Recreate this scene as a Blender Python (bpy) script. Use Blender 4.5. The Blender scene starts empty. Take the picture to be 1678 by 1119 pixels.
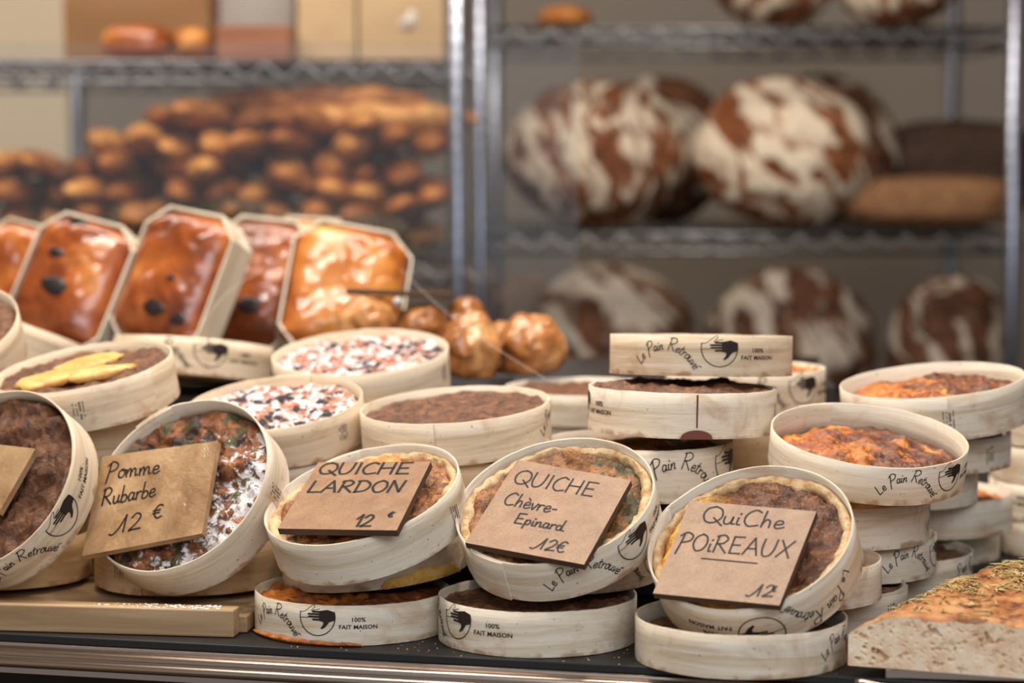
import bpy, math, random
from mathutils import Vector, Matrix, noise
random.seed(7)
PI = math.pi
scene = bpy.context.scene
col = scene.collection

# ------------------------------------------------------------------ camera
CZ = 0.90                      # height of the counter top
FPX = 1678 * 85.0 / 36.0
PITCH = math.radians(4.75)
CAM = Vector((0, 0, CZ + 0.405))
FWD = Vector((0, math.cos(PITCH), -math.sin(PITCH)))
UPV = Vector((0, math.sin(PITCH), math.cos(PITCH)))
RGT = Vector((1, 0, 0))
cd = bpy.data.cameras.new('camera'); cam = bpy.data.objects.new('camera', cd); col.objects.link(cam)
cd.lens = 85; cd.sensor_width = 36; cd.clip_start = 0.05
cam.location = CAM; cam.rotation_euler = (PI / 2 - PITCH, 0, 0)
cd.dof.use_dof = True; cd.dof.focus_distance = 1.97; cd.dof.aperture_fstop = 3.5
scene.camera = cam
vs = scene.view_settings
vs.view_transform = 'Standard'; vs.look = 'None'; vs.gamma = 1; vs.use_curve_mapping = False
vs.exposure = 0.38

# ------------------------------------------------------------------ light
w = bpy.data.worlds.new('world'); scene.world = w; w.use_nodes = True
bg = w.node_tree.nodes['Background']
bg.inputs[0].default_value = (0.94, 0.96, 1.0, 1); bg.inputs[1].default_value = 0.34

def area(name, loc, target, size, size_y, power, color):
    l = bpy.data.lights.new(name, 'AREA'); l.shape = 'RECTANGLE'; l.size = size; l.size_y = size_y
    l.energy = power; l.color = color
    o = bpy.data.objects.new(name, l); col.objects.link(o); o.location = loc
    o.rotation_euler = (Vector(target) - Vector(loc)).to_track_quat('-Z', 'Y').to_euler()
    return o
area('daylight_window', (0.5, -0.5, CZ + 1.45), (0.1, 2.2, CZ), 2.2, 1.0, 28, (0.88, 0.94, 1.0))
area('ceiling_panel', (-0.3, 2.3, CZ + 1.45), (-0.2, 2.2, CZ), 1.8, 0.5, 15, (1.0, 0.94, 0.86))
area('rear_ceiling_panel', (-0.5, 3.0, CZ + 1.45), (-0.2, 3.9, CZ + 0.2), 2.2, 0.4, 20, (1.0, 0.91, 0.80))
for i, (lx, ly) in enumerate([(-0.75, 2.15), (-0.35, 2.0), (0.1, 2.05), (0.6, 2.2)]):
    l = bpy.data.lights.new('spot_lamp', 'SPOT'); l.energy = 13; l.spot_size = 1.5; l.spot_blend = 0.6
    l.shadow_soft_size = 0.035; l.color = (1.0, 0.92, 0.82)
    o = bpy.data.objects.new('spot_lamp', l); col.objects.link(o); o.location = (lx, ly, CZ + 1.3)

# ------------------------------------------------------------------ pixel helpers
def P(px, py, d):
    return CAM + FWD * d + RGT * ((px - 839) / FPX * d) + UPV * ((559.5 - py) / FPX * d)
def PZ(px, d, z):               # point seen in column px, at optical depth d, z above the counter
    v = (z - 0.405 + d * math.sin(PITCH)) / math.cos(PITCH)
    return CAM + FWD * d + RGT * ((px - 839) / FPX * d) + UPV * v
def ray(px, py):
    return (FWD + RGT * ((px - 839) / FPX) + UPV * ((559.5 - py) / FPX)).normalized()
def s2l(c):
    return tuple(((x / 255) / 12.92 if x / 255 <= .04045 else ((x / 255 + .055) / 1.055) ** 2.4) for x in c) + (1,)

# ------------------------------------------------------------------ mesh helpers
class MB:
    def __init__(s): s.v = []; s.f = []; s.uv = {}; s.flat = set()
    def add(s, verts, faces, uvs=None, flat=False):
        o = len(s.v); s.v += [tuple(p) for p in verts]
        for f in faces:
            if flat: s.flat.add(len(s.f))
            s.f.append(tuple(o + i for i in f))
        if uvs:
            for i, u in enumerate(uvs): s.uv[o + i] = u
        return o
    def grid(s, rows, cols, fn, wrap=False, uvfn=None, flip=False):
        vs = []; us = []
        for i in range(rows):
            for j in range(cols):
                vs.append(fn(i, j))
                if uvfn: us.append(uvfn(i, j))
        fs = []
        for i in range(rows - 1):
            for j in range(cols if wrap else cols - 1):
                a = i * cols + j; b = i * cols + (j + 1) % cols
                q = (a, b, b + cols, a + cols)
                fs.append(q[::-1] if flip else q)
        return s.add(vs, fs, us or None)
    def box(s, c, size, m=None):
        x, y, z = size[0] / 2, size[1] / 2, size[2] / 2
        vs = [Vector((a, b, cc)) for a in (-x, x) for b in (-y, y) for cc in (-z, z)]
        if m: vs = [m @ v for v in vs]
        vs = [v + Vector(c) for v in vs]
        s.add(vs, [(0, 1, 3, 2), (4, 6, 7, 5), (0, 4, 5, 1), (2, 3, 7, 6), (0, 2, 6, 4), (1, 5, 7, 3)], flat=True)
    def tube(s, pts, r, n=8, cap=True):
        pts = [Vector(p) for p in pts]; k = len(pts); rings = []
        ref = None
        for i, p in enumerate(pts):
            t = (pts[min(i + 1, k - 1)] - pts[max(i - 1, 0)]).normalized()
            if ref is None:
                ref = t.orthogonal().normalized()
            ref = (ref - t * ref.dot(t)).normalized(); b = t.cross(ref)
            rr = r[i] if isinstance(r, (list, tuple)) else r
            rings.append([p + ref * (math.cos(2 * PI * j / n) * rr) + b * (math.sin(2 * PI * j / n) * rr) for j in range(n)])
        vs = [v for g in rings for v in g]
        fs = [(i * n + j, i * n + (j + 1) % n, (i + 1) * n + (j + 1) % n, (i + 1) * n + j) for i in range(k - 1) for j in range(n)]
        if cap: fs += [tuple(range(n))[::-1], tuple((k - 1) * n + j for j in range(n))]
        s.add(vs, fs)
    def mesh(s, name, mat, smooth=True):
        m = bpy.data.meshes.new(name); m.from_pydata(s.v, [], s.f)
        if s.uv:
            ul = m.uv_layers.new(name='UVMap')
            for lp in m.loops: ul.data[lp.index].uv = s.uv.get(lp.vertex_index, (0, 0))
        for p in m.polygons: p.use_smooth = smooth and p.index not in s.flat
        if mat: m.materials.append(mat)
        m.update(); return m
    def build(s, name, mat, parent=None, smooth=True, bevel=None):
        o = bpy.data.objects.new(name, s.mesh(name, mat, smooth)); col.objects.link(o)
        if parent: o.parent = parent
        if bevel:
            b = o.modifiers.new('bevel', 'BEVEL'); b.width = bevel; b.segments = 2; b.limit_method = 'ANGLE'
        return o
def tag(o, label, cat, group=None, kind=None):
    o['label'] = label; o['category'] = cat
    if group: o['group'] = group
    if kind: o['kind'] = kind
    return o
def empty(name, label, cat, group=None, m=None):
    o = bpy.data.objects.new(name, None); col.objects.link(o); o.empty_display_size = .05
    tag(o, label, cat, group)
    if m is not None: o.matrix_world = m
    return o
def link_mesh(name, mesh, parent=None):
    o = bpy.data.objects.new(name, mesh); col.objects.link(o)
    if parent: o.parent = parent
    return o
def fbm(p, oct=4):
    return noise.fractal(p, 0.85, 2.0, oct)

# ------------------------------------------------------------------ materials
class NT:
    def __init__(s, name, rough=0.6, spec=0.4):
        s.m = bpy.data.materials.new(name); s.m.use_nodes = True
        s.t = s.m.node_tree; s.b = s.t.nodes['Principled BSDF']
        s.b.inputs['Roughness'].default_value = rough
        s.b.inputs['Specular IOR Level'].default_value = spec
    def n(s, typ, props=None, **ins):
        nd = s.t.nodes.new(typ)
        for k, v in (props or {}).items(): setattr(nd, k, v)
        for k, v in ins.items(): s.set(nd, k, v)
        return nd
    def set(s, nd, k, v):
        k = k.replace('_', ' ') if isinstance(k, str) and k.replace('_', ' ') in nd.inputs else k
        if isinstance(k, str) and k.startswith('i') and k[1:].isdigit(): k = int(k[1:])
        if isinstance(v, bpy.types.NodeSocket): s.t.links.new(v, nd.inputs[k])
        else: nd.inputs[k].default_value = v
    def coord(s, kind='Object', scale=(1, 1, 1), rnd=True):
        tc = s.n('ShaderNodeTexCoord'); out = tc.outputs[kind]
        if rnd:
            oi = s.n('ShaderNodeObjectInfo')
            mu = s.n('ShaderNodeMath', {'operation': 'MULTIPLY'}, i0=oi.outputs['Random'], i1=7.3)
            out = s.n('ShaderNodeVectorMath', {'operation': 'ADD'}, i0=out, i1=mu.outputs[0]).outputs[0]
        return s.n('ShaderNodeMapping', None, Vector=out, Scale=scale).outputs[0]
    def noise(s, vec, scale, detail=4, rough=0.55, dist=0.0):
        return s.n('ShaderNodeTexNoise', None, Vector=vec, Scale=scale, Detail=detail, Roughness=rough, Distortion=dist).outputs['Fac']
    def voro(s, vec, scale, feature='F1', out='Distance'):
        return s.n('ShaderNodeTexVoronoi', {'feature': feature}, Vector=vec, Scale=scale).outputs[out]
    def ramp(s, fac, stops, interp='LINEAR'):
        r = s.n('ShaderNodeValToRGB', None, Fac=fac); e = r.color_ramp; e.interpolation = interp
        while len(e.elements) < len(stops): e.elements.new(0.5)
        for el, (p, c) in zip(e.elements, stops):
            el.position = p; el.color = s2l(c) if max(c) > 1 or len(c) == 3 else c
        return r.outputs[0]
    def mix(s, fac, a, b, typ='MIX'):
        nd = s.n('ShaderNodeMix', {'data_type': 'RGBA', 'blend_type': typ})
        s.set(nd, 0, fac); s.set(nd, 6, a if isinstance(a, bpy.types.NodeSocket) else s2l(a)); s.set(nd, 7, b if isinstance(b, bpy.types.NodeSocket) else s2l(b))
        return nd.outputs[2]
    def math(s, op, a, b=0.0, clamp=False):
        return s.n('ShaderNodeMath', {'operation': op, 'use_clamp': clamp}, i0=a, i1=b).outputs[0]
    def step(s, v, lo, hi):
        return s.n('ShaderNodeMapRange', {'interpolation_type': 'SMOOTHSTEP'}, Value=v, From_Min=lo, From_Max=hi).outputs[0]
    def color(s, c): s.set(s.b, 'Base Color', c if isinstance(c, bpy.types.NodeSocket) else s2l(c))
    def rough(s, v): s.set(s.b, 'Roughness', v)
    def bump(s, h, strength=0.4, dist=0.002, prev=None):
        b = s.n('ShaderNodeBump', None, Height=h, Strength=strength, Distance=dist)
        if prev is not None: s.set(b, 'Normal', prev)
        s.set(s.b, 'Normal', b.outputs[0]); return b.outputs[0]

def veneer_mat():
    t = NT('poplar_veneer', 0.55, 0.3)
    uv = t.coord('UV', (1, 1, 1)); oi = t.n('ShaderNodeSeparateColor', None, Color=t.n('ShaderNodeObjectInfo').outputs['Color']).outputs[0]
    m1 = t.n('ShaderNodeMapping', None, Vector=uv, Scale=(5, 70, 1)).outputs[0]
    m2 = t.n('ShaderNodeMapping', None, Vector=uv, Scale=(25, 900, 1)).outputs[0]
    a = t.noise(m1, 1.0, 6, 0.62, 1.2); b = t.noise(m2, 1.0, 4, 0.65)
    c = t.ramp(a, [(0.28, (198, 178, 150)), (0.42, (214, 198, 174)), (0.55, (230, 219, 203)), (0.68, (220, 207, 187)), (0.82, (208, 190, 162))])
    tan = t.mix(1.0, c, (238, 210, 172), 'MULTIPLY')
    c = t.mix(oi, c, tan)
    c = t.mix(t.math('MULTIPLY', t.step(b, 0.52, 0.75), 0.35), c, (168, 144, 114))
    ob = t.coord('Object', (1, 1, 1)); st = t.noise(ob, 24, 4, 0.62, 0.5)
    c = t.mix(t.math('MULTIPLY', t.step(st, 0.54, 0.76), 0.6), c, (178, 138, 98))
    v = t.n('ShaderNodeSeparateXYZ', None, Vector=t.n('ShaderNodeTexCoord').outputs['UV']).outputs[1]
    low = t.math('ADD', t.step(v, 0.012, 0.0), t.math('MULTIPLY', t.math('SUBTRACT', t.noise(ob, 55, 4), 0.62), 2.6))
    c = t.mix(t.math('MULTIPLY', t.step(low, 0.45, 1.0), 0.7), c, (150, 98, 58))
    sp = t.noise(ob, 330, 1)
    c = t.mix(t.math('MULTIPLY', t.step(sp, 0.73, 0.78), 0.7), c, (104, 72, 48))
    t.color(c); n1 = t.bump(b, 0.3, 0.0010); t.bump(a, 0.2, 0.0015, n1)
    return t.m
def crust_mat():
    t = NT('pale_pastry', 0.75, 0.2); o = t.coord()
    a = t.noise(o, 90, 5, 0.6); b = t.noise(o, 480, 2)
    c = t.ramp(a, [(0.3, (164, 120, 78)), (0.45, (196, 160, 116)), (0.6, (216, 188, 148)), (0.78, (176, 132, 86))])
    c = t.mix(t.step(b, 0.66, 0.73), c, (138, 98, 64))
    t.color(c); n1 = t.bump(a, 0.6, 0.003); t.bump(b, 0.3, 0.001, n1)
    return t.m
def filling_mat(name, stops, scale=70, dark=(60, 28, 14), dark_amt=0.5, rough=(0.25, 0.6), extra=None, speck=None):
    t = NT(name, 0.4, 0.5); o = t.coord()
    a = t.noise(o, scale, 7, 0.62, 0.8)
    c = t.ramp(a, stops)
    b = t.noise(o, scale * 0.55, 4, 0.6, 0.4)
    c = t.mix(t.math('MULTIPLY', t.step(b, 0.54, 0.68), dark_amt), c, dark)
    f = t.noise(o, scale * 5.5, 4, 0.65)
    c = t.mix(t.math('MULTIPLY', t.step(f, 0.57, 0.70), 0.55), c, speck or (238, 180, 110))
    if extra: c = extra(t, c, o)
    t.color(c)
    t.rough(t.n('ShaderNodeMapRange', None, Value=a, To_Min=rough[0], To_Max=rough[1]).outputs[0])
    n1 = t.bump(a, 0.7, 0.004); n1 = t.bump(f, 0.75, 0.002, n1); t.bump(t.noise(o, 900, 2), 0.35, 0.0008, n1)
    return t.m
def powder_extra(t, c, o):
    wn = t.n('ShaderNodeTexNoise', None, Vector=o, Scale=180, Detail=3).outputs['Color']
    o_ = o; o = t.n('ShaderNodeVectorMath', {'operation': 'MULTIPLY_ADD'}, i0=wn, i1=(.010, .010, .010), i2=o).outputs[0]
    rc = t.n('ShaderNodeTexVoronoi', {'feature': 'F1'}, Vector=o, Scale=105).outputs['Color']
    rv = t.n('ShaderNodeSeparateColor', None, Color=rc).outputs[0]
    c = t.mix(t.step(rv, 0.77, 0.79), c, (34, 22, 32))
    c = t.mix(t.math('MULTIPLY', t.step(rv, 0.0, 0.02), t.step(rv, 0.20, 0.16)), c, (176, 96, 60))
    p = t.noise(o_, 85, 6, 0.7, 0.8)
    return t.mix(t.math('MULTIPLY', t.step(t.math('SUBTRACT', p, t.math('MULTIPLY', t.step(rv, 0.77, 0.79), 0.08)), 0.48, 0.55), 0.90), c, (240, 234, 234))
def half_powder_extra(t, c, o):           # rhubarb tart: sugar caught on the lower right side
    oc = t.n('ShaderNodeTexCoord').outputs['Object']
    sx = t.n('ShaderNodeSeparateXYZ', None, Vector=oc)
    g = t.math('ADD', t.math('MULTIPLY', sx.outputs[0], 9.0), t.math('MULTIPLY', sx.outputs[1], -7.0))
    p = t.noise(o, 110, 5, 0.65, 0.5)
    v = t.math('ADD', p, t.math('MULTIPLY', g, 0.22))
    rc = t.n('ShaderNodeTexVoronoi', {'feature': 'F1'}, Vector=o, Scale=95).outputs['Color']
    rv = t.n('ShaderNodeSeparateColor', None, Color=rc).outputs[0]
    c = t.mix(t.step(rv, 0.80, 0.82), c, (92, 84, 48))
    c = t.mix(t.step(rv, 0.20, 0.16), c, (62, 40, 30))
    return t.mix(t.step(v, 0.60, 0.68), c, (240, 234, 232))
def leek_extra(t, c, o):
    oc = t.n('ShaderNodeTexCoord').outputs['Object']
    sx = t.n('ShaderNodeSeparateXYZ', None, Vector=oc)
    nz = t.noise(o, 30, 3)
    g = t.math('ADD', sx.outputs[0], t.math('MULTIPLY', t.math('SUBTRACT', nz, 0.5), 0.06))
    y = t.ramp(t.noise(o, 120, 5, 0.6, 0.4), [(0.3, (196, 96, 20)), (0.45, (238, 160, 40)), (0.6, (248, 200, 84)), (0.75, (240, 206, 120))])
    return t.mix(t.step(t.math('ADD', g, t.math('MULTIPLY', sx.outputs[1], 0.25)), -0.024, 0.008), y, c)
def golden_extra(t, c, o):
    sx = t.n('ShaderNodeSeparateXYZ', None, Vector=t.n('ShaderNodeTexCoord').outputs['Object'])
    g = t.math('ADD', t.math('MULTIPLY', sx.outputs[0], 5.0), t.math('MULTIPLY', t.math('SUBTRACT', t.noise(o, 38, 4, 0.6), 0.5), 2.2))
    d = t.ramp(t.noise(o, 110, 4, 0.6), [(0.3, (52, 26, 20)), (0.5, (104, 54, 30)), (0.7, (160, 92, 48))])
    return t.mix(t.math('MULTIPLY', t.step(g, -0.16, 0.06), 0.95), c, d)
def lardon_extra(t, c, o):
    sx = t.n('ShaderNodeSeparateXYZ', None, Vector=t.n('ShaderNodeTexCoord').outputs['Object'])
    g = t.math('ADD', t.math('MULTIPLY', sx.outputs[1], 6.0), t.math('MULTIPLY', t.math('SUBTRACT', t.noise(o, 40, 4, 0.6), 0.5), 1.6))
    d = t.ramp(t.noise(o, 80, 4, 0.6), [(0.35, (190, 92, 28)), (0.5, (226, 142, 52)), (0.68, (240, 190, 104))])
    return t.mix(t.math('MULTIPLY', t.step(g, 0.16, 0.34), 0.9), c, d)
def spinach_extra(t, c, o):
    oc = t.n('ShaderNodeTexCoord').outputs['Object']
    sx = t.n('ShaderNodeSeparateXYZ', None, Vector=oc)
    g = t.math('ADD', t.noise(o, 38, 4, 0.6), t.math('MULTIPLY', sx.outputs[0], 2.2))
    gr = t.ramp(t.noise(o, 160, 3), [(0.35, (40, 42, 26)), (0.6, (84, 84, 48)), (0.75, (120, 110, 64))])
    return t.mix(t.math('MULTIPLY', t.step(g, 0.56, 0.64), 0.9), c, gr)
BR = [(0.25, (70, 30, 12)), (0.42, (124, 64, 28)), (0.55, (168, 92, 40)), (0.68, (206, 132, 62)), (0.85, (226, 164, 92))]
M = {}
M['veneer'] = veneer_mat(); M['crust'] = crust_mat()
M['quiche'] = filling_mat('browned_quiche', [(0.25, (92, 42, 16)), (0.45, (170, 88, 34)), (0.58, (214, 130, 48)), (0.8, (240, 178, 84))], 60)
M['leek'] = filling_mat('leek_quiche', [(0.25, (46, 22, 12)), (0.45, (86, 46, 25)), (0.6, (124, 72, 38)), (0.8, (172, 112, 62))], 90, (44, 20, 22), 0.5, (0.2, 0.5), leek_extra)
M['lardon'] = filling_mat('lardon_quiche', [(0.25, (80, 42, 20)), (0.45, (132, 78, 40)), (0.6, (170, 108, 58)), (0.8, (218, 160, 92))], 75, (70, 34, 18), 0.5, (0.2, 0.5), lardon_extra)
M['spinach'] = filling_mat('spinach_quiche', [(0.25, (76, 42, 20)), (0.45, (128, 78, 38)), (0.6, (168, 112, 60)), (0.8, (214, 162, 98))], 80, (60, 36, 20), 0.5, (0.3, 0.6), spinach_extra)
M['crumble'] = filling_mat('brown_crumble', [(0.25, (48, 25, 15)), (0.42, (90, 52, 31)), (0.58, (132, 84, 53)), (0.78, (180, 126, 86))], 120, (44, 22, 14), 0.6, (0.25, 0.6), None, (206, 150, 104))
M['powder'] = filling_mat('sugared_fruit', [(0.3, (110, 52, 38)), (0.5, (176, 110, 84)), (0.7, (214, 164, 134))], 80, (70, 34, 34), 0.4, (0.4, 0.7), powder_extra)
M['rhubarb'] = filling_mat('rhubarb_fruit', [(0.25, (70, 38, 20)), (0.45, (122, 68, 36)), (0.6, (162, 100, 56)), (0.8, (198, 144, 92))], 85, (80, 24, 18), 0.4, (0.2, 0.5), half_powder_extra)
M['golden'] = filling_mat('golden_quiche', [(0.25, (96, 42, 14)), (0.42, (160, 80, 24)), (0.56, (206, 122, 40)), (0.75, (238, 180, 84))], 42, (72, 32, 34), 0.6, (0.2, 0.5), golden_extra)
M['yellow'] = filling_mat('pale_egg_quiche', [(0.25, (206, 130, 40)), (0.5, (238, 186, 90)), (0.75, (244, 214, 150))], 70, (110, 120, 50), 0.35)
M['pear'] = filling_mat('pear_flesh', [(0.3, (204, 134, 56)), (0.5, (224, 176, 96)), (0.75, (236, 204, 140))], 30, (200, 120, 50), 0.3, (0.2, 0.4))

def simple(name, c, rough=0.5, spec=0.4, metal=0.0):
    t = NT(name, rough, spec); t.color(c); t.b.inputs['Metallic'].default_value = metal; return t.m
M['ink'] = simple('black_marker_ink', (28, 24, 24), 0.55, 0.2)
M['print'] = simple('brown_print_ink', (50, 38, 36), 0.6, 0.2)
M['stamp'] = simple('grey_stamp_ink', (112, 96, 84), 0.7, 0.2)
def mdf_mat():
    t = NT('hardboard', 0.42, 0.35); o = t.coord()
    a = t.noise(o, 45, 5, 0.6); f = t.noise(o, 700, 3, 0.7, 1.5); sp = t.noise(o, 420, 1)
    c = t.ramp(a, [(0.3, (124, 88, 60)), (0.55, (146, 108, 76)), (0.75, (160, 124, 92))])
    c = t.mix(t.math('MULTIPLY', t.step(f, 0.52, 0.68), 0.6), c, (176, 150, 122))
    c = t.mix(t.math('MULTIPLY', t.step(f, 0.44, 0.32), 0.6), c, (104, 72, 50))
    c = t.mix(t.math('MULTIPLY', t.step(sp, 0.74, 0.78), 0.8), c, (92, 60, 40))
    t.color(c); t.bump(f, 0.15, 0.0006)
    return t.m
M['mdf'] = mdf_mat()
M['mdf_edge'] = simple('hardboard_edge', (84, 62, 48), 0.8, 0.2)
def kraft_mat():
    t = NT('kraft_under_tape', 0.25, 0.5); o = t.coord()
    a = t.noise(o, 28, 4, 0.6, 0.4); f = t.noise(o, 160, 4, 0.6, 2.0)
    c = t.ramp(a, [(0.3, (136, 102, 70)), (0.5, (164, 128, 92)), (0.72, (190, 156, 118))])
    t.color(t.mix(t.math('MULTIPLY', t.step(f, 0.55, 0.75), 0.3), c, (220, 184, 140)))
    n1 = t.bump(f, 0.25, 0.0015); t.bump(a, 0.5, 0.004, n1)
    return t.m
M['kraft'] = kraft_mat()
def wood_mat(name, c1, c2, c3, sc=(4, 60, 60), rough=0.5):
    t = NT(name, rough, 0.35); o = t.coord('Object', sc)
    a = t.noise(o, 1.0, 5, 0.6, 0.5)
    t.color(t.ramp(a, [(0.3, c1), (0.5, c2), (0.72, c3)])); t.bump(a, 0.15, 0.001)
    return t.m
M['tray'] = wood_mat('bamboo', (134, 104, 74), (168, 136, 100), (194, 164, 126))
M['mouldwood'] = wood_mat('thin_mould_wood', (204, 186, 158), (222, 208, 184), (232, 220, 200), (40, 6, 40), 0.6)
def brioche_mat(name, stops):
    t = NT(name, 0.22, 0.6); o = t.coord()
    a = t.noise(o, 14, 3, 0.55, 0.6); f = t.noise(o, 120, 4, 0.6)
    c = t.ramp(a, stops)
    c = t.mix(t.math('MULTIPLY', t.step(f, 0.58, 0.75), 0.25), c, (120, 50, 14))
    t.color(c); n1 = t.bump(f, 0.2, 0.0012); t.bump(t.noise(o, 40, 2), 0.4, 0.004, n1)
    t.b.inputs['Coat Weight'].default_value = 0.35; t.b.inputs['Coat Roughness'].default_value = 0.18
    return t.m
M['brioche'] = brioche_mat('glazed_brioche', [(0.32, (92, 40, 16)), (0.46, (140, 68, 28)), (0.6, (176, 98, 44)), (0.74, (212, 148, 78))])
M['brioche_gold'] = brioche_mat('golden_brioche', [(0.32, (140, 70, 26)), (0.46, (184, 106, 44)), (0.6, (208, 140, 66)), (0.75, (224, 172, 100))])
M['berry'] = simple('dark_prune', (34, 26, 28), 0.35, 0.5)
M['puff'] = brioche_mat('puff_crust', [(0.3, (120, 68, 34)), (0.45, (166, 106, 58)), (0.6, (196, 138, 84)), (0.75, (220, 174, 122))])
M['puff'].node_tree.nodes['Principled BSDF'].inputs['Coat Weight'].default_value = 0.1
def baguette_mat():
    t = NT('baguette_crust', 0.5, 0.35); o = t.coord()
    oi = t.n('ShaderNodeObjectInfo').outputs['Random']
    a = t.noise(o, 22, 4, 0.6, 0.5)
    v = t.math('ADD', a, t.math('MULTIPLY', t.math('SUBTRACT', oi, 0.5), 0.34))
    c = t.ramp(v, [(0.22, (76, 38, 16)), (0.40, (134, 74, 32)), (0.56, (184, 116, 54)), (0.76, (218, 160, 90))])
    t.color(c); t.bump(t.noise(o, 90, 3), 0.4, 0.003)
    return t.m
M['baguette'] = baguette_mat()
def miche_mat(name, ang, crust1, crust2, flour, thr=0.508):
    t = NT(name, 0.8, 0.2); o = t.coord('Object', (1, 1, 1), True)
    r = t.n('ShaderNodeMapping', None, Vector=o, Rotation=(0, ang, 0)).outputs[0]
    wob = t.n('ShaderNodeTexNoise', None, Vector=r, Scale=9.0, Detail=3).outputs['Color']
    r2 = t.n('ShaderNodeMix', {'data_type': 'VECTOR'}); t.set(r2, 0, 0.10); t.set(r2, 4, r); t.set(r2, 5, wob)
    m2 = t.n('ShaderNodeMapping', None, Vector=r2.outputs[1], Scale=(40, 22, 8)).outputs[0]
    nz = t.noise(m2, 1.0, 2, 0.5, 0.2)
    br = t.noise(o, 34, 4, 0.6)
    v = t.math('ADD', nz, t.math('MULTIPLY', t.math('SUBTRACT', br, 0.5), 0.30))
    fl = t.math('MULTIPLY', t.step(v, thr - 0.05, thr + 0.09), 0.92)
    cr = t.ramp(br, [(0.35, crust1), (0.65, crust2)])
    t.color(t.mix(fl, cr, flour)); t.bump(v, 0.8, 0.014)
    return t.m
M['miche'] = miche_mat('floured_loaf', 0.12, (84, 48, 30), (134, 80, 48), (214, 196, 172))
M['miche2'] = miche_mat('floured_loaf_slanted', 0.85, (90, 50, 30), (142, 84, 48), (218, 200, 176))
M['miche3'] = miche_mat('darker_floured_loaf', 0.6, (62, 38, 26), (98, 62, 40), (178, 164, 148), 0.515)
M['rye'] = filling_mat('rye_crust', [(0.3, (46, 30, 20)), (0.55, (72, 48, 32)), (0.8, (98, 68, 46))], 40, (34, 22, 16), 0.4, (0.7, 0.9), None, (110, 80, 56))
M['seedloaf'] = filling_mat('seeded_crust', [(0.3, (104, 68, 42)), (0.55, (136, 94, 60)), (0.8, (164, 120, 80))], 60, (84, 54, 34), 0.4, (0.7, 0.9))
M['chrome'] = simple('chromed_wire', (150, 152, 164), 0.3, 0.5, 1.0)
M['darkchrome'] = simple('dull_wire', (120, 118, 118), 0.35, 0.5, 1.0)
M['mat'] = simple('black_rubber', (26, 24, 25), 0.5, 0.4)
M['riser'] = simple('dark_display_step', (40, 35, 34), 0.45, 0.4)
M['steel'] = simple('brushed_steel', (172, 156, 144), 0.28, 0.5, 1.0)
M['cabinet'] = simple('dark_cabinet', (34, 22, 16), 0.6, 0.3)
def paint(name, c, c2):
    t = NT(name, 0.85, 0.2); o = t.coord('Object', (1, 1, 1), False)
    t.color(t.mix(t.noise(o, 2.2, 4), c, c2)); t.bump(t.noise(o, 120, 3), 0.08, 0.002); return t.m
M['wall'] = paint('grey_plaster', (138, 127, 117), (148, 138, 128))
M['wall_warm'] = paint('cream_plaster', (226, 208, 180), (232, 214, 188))
M['floor'] = paint('floor_tile', (90, 76, 64), (110, 94, 80))
M['ceil'] = paint('ceiling_white', (214, 208, 200), (224, 218, 210))
M['bag'] = paint('kraft_paper', (188, 162, 128), (172, 144, 110))
M['crate'] = wood_mat('red_brown_box', (120, 74, 52), (142, 92, 68), (158, 108, 82))
M['darkbag'] = paint('brown_paper', (140, 104, 72), (124, 90, 60))
def glass_mat():
    t = NT('hazy_glass'); out = t.t.nodes['Material Output']
    tr = t.n('ShaderNodeBsdfTransparent', None, Color=(0.95, 0.96, 0.97, 1))
    gl = t.n('ShaderNodeBsdfGlossy', None, Color=(1, 1, 1, 1), Roughness=0.05)
    df = t.n('ShaderNodeBsdfDiffuse', None, Color=(0.80, 0.83, 0.92, 1))  # bluish haze over the pane, mixed in as a diffuse colour
    lw = t.n('ShaderNodeFresnel', None, IOR=1.45)
    a = t.n('ShaderNodeMixShader', None, i0=lw.outputs[0], i1=tr.outputs[0], i2=gl.outputs[0])
    b = t.n('ShaderNodeMixShader', None, i0=0.011, i1=a.outputs[0], i2=df.outputs[0])
    t.t.links.new(b.outputs[0], out.inputs[0]); return t.m
M['glass'] = glass_mat()
M['thread'] = simple('pale_thread', (214, 200, 190), 0.4, 0.5)

# ------------------------------------------------------------------ room shell
def struct(name, c, size, mat):
    b = MB(); b.box((0, 0, 0), size); o = b.build(name, mat); o.location = c; o['kind'] = 'structure'; return o
struct('floor', (0, 2.3, -0.05), (5.2, 5.4, 0.1), M['floor'])
struct('ceiling', (0, 2.75, 2.55), (5.2, 4.5, 0.1), M['ceil'])
struct('wall_back', (0.86, 4.85, 1.25), (3.46, 0.1, 2.5), M['wall'])
struct('wall_left', (-2.3, 2.6, 1.25), (0.1, 4.6, 2.5), M['wall_warm'])
struct('wall_right', (2.6, 2.6, 1.25), (0.1, 4.6, 2.5), M['wall'])
struct('wall_back_left', (-1.565, 4.85, 1.25), (1.38, 0.1, 2.5), M['wall_warm'])

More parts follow.
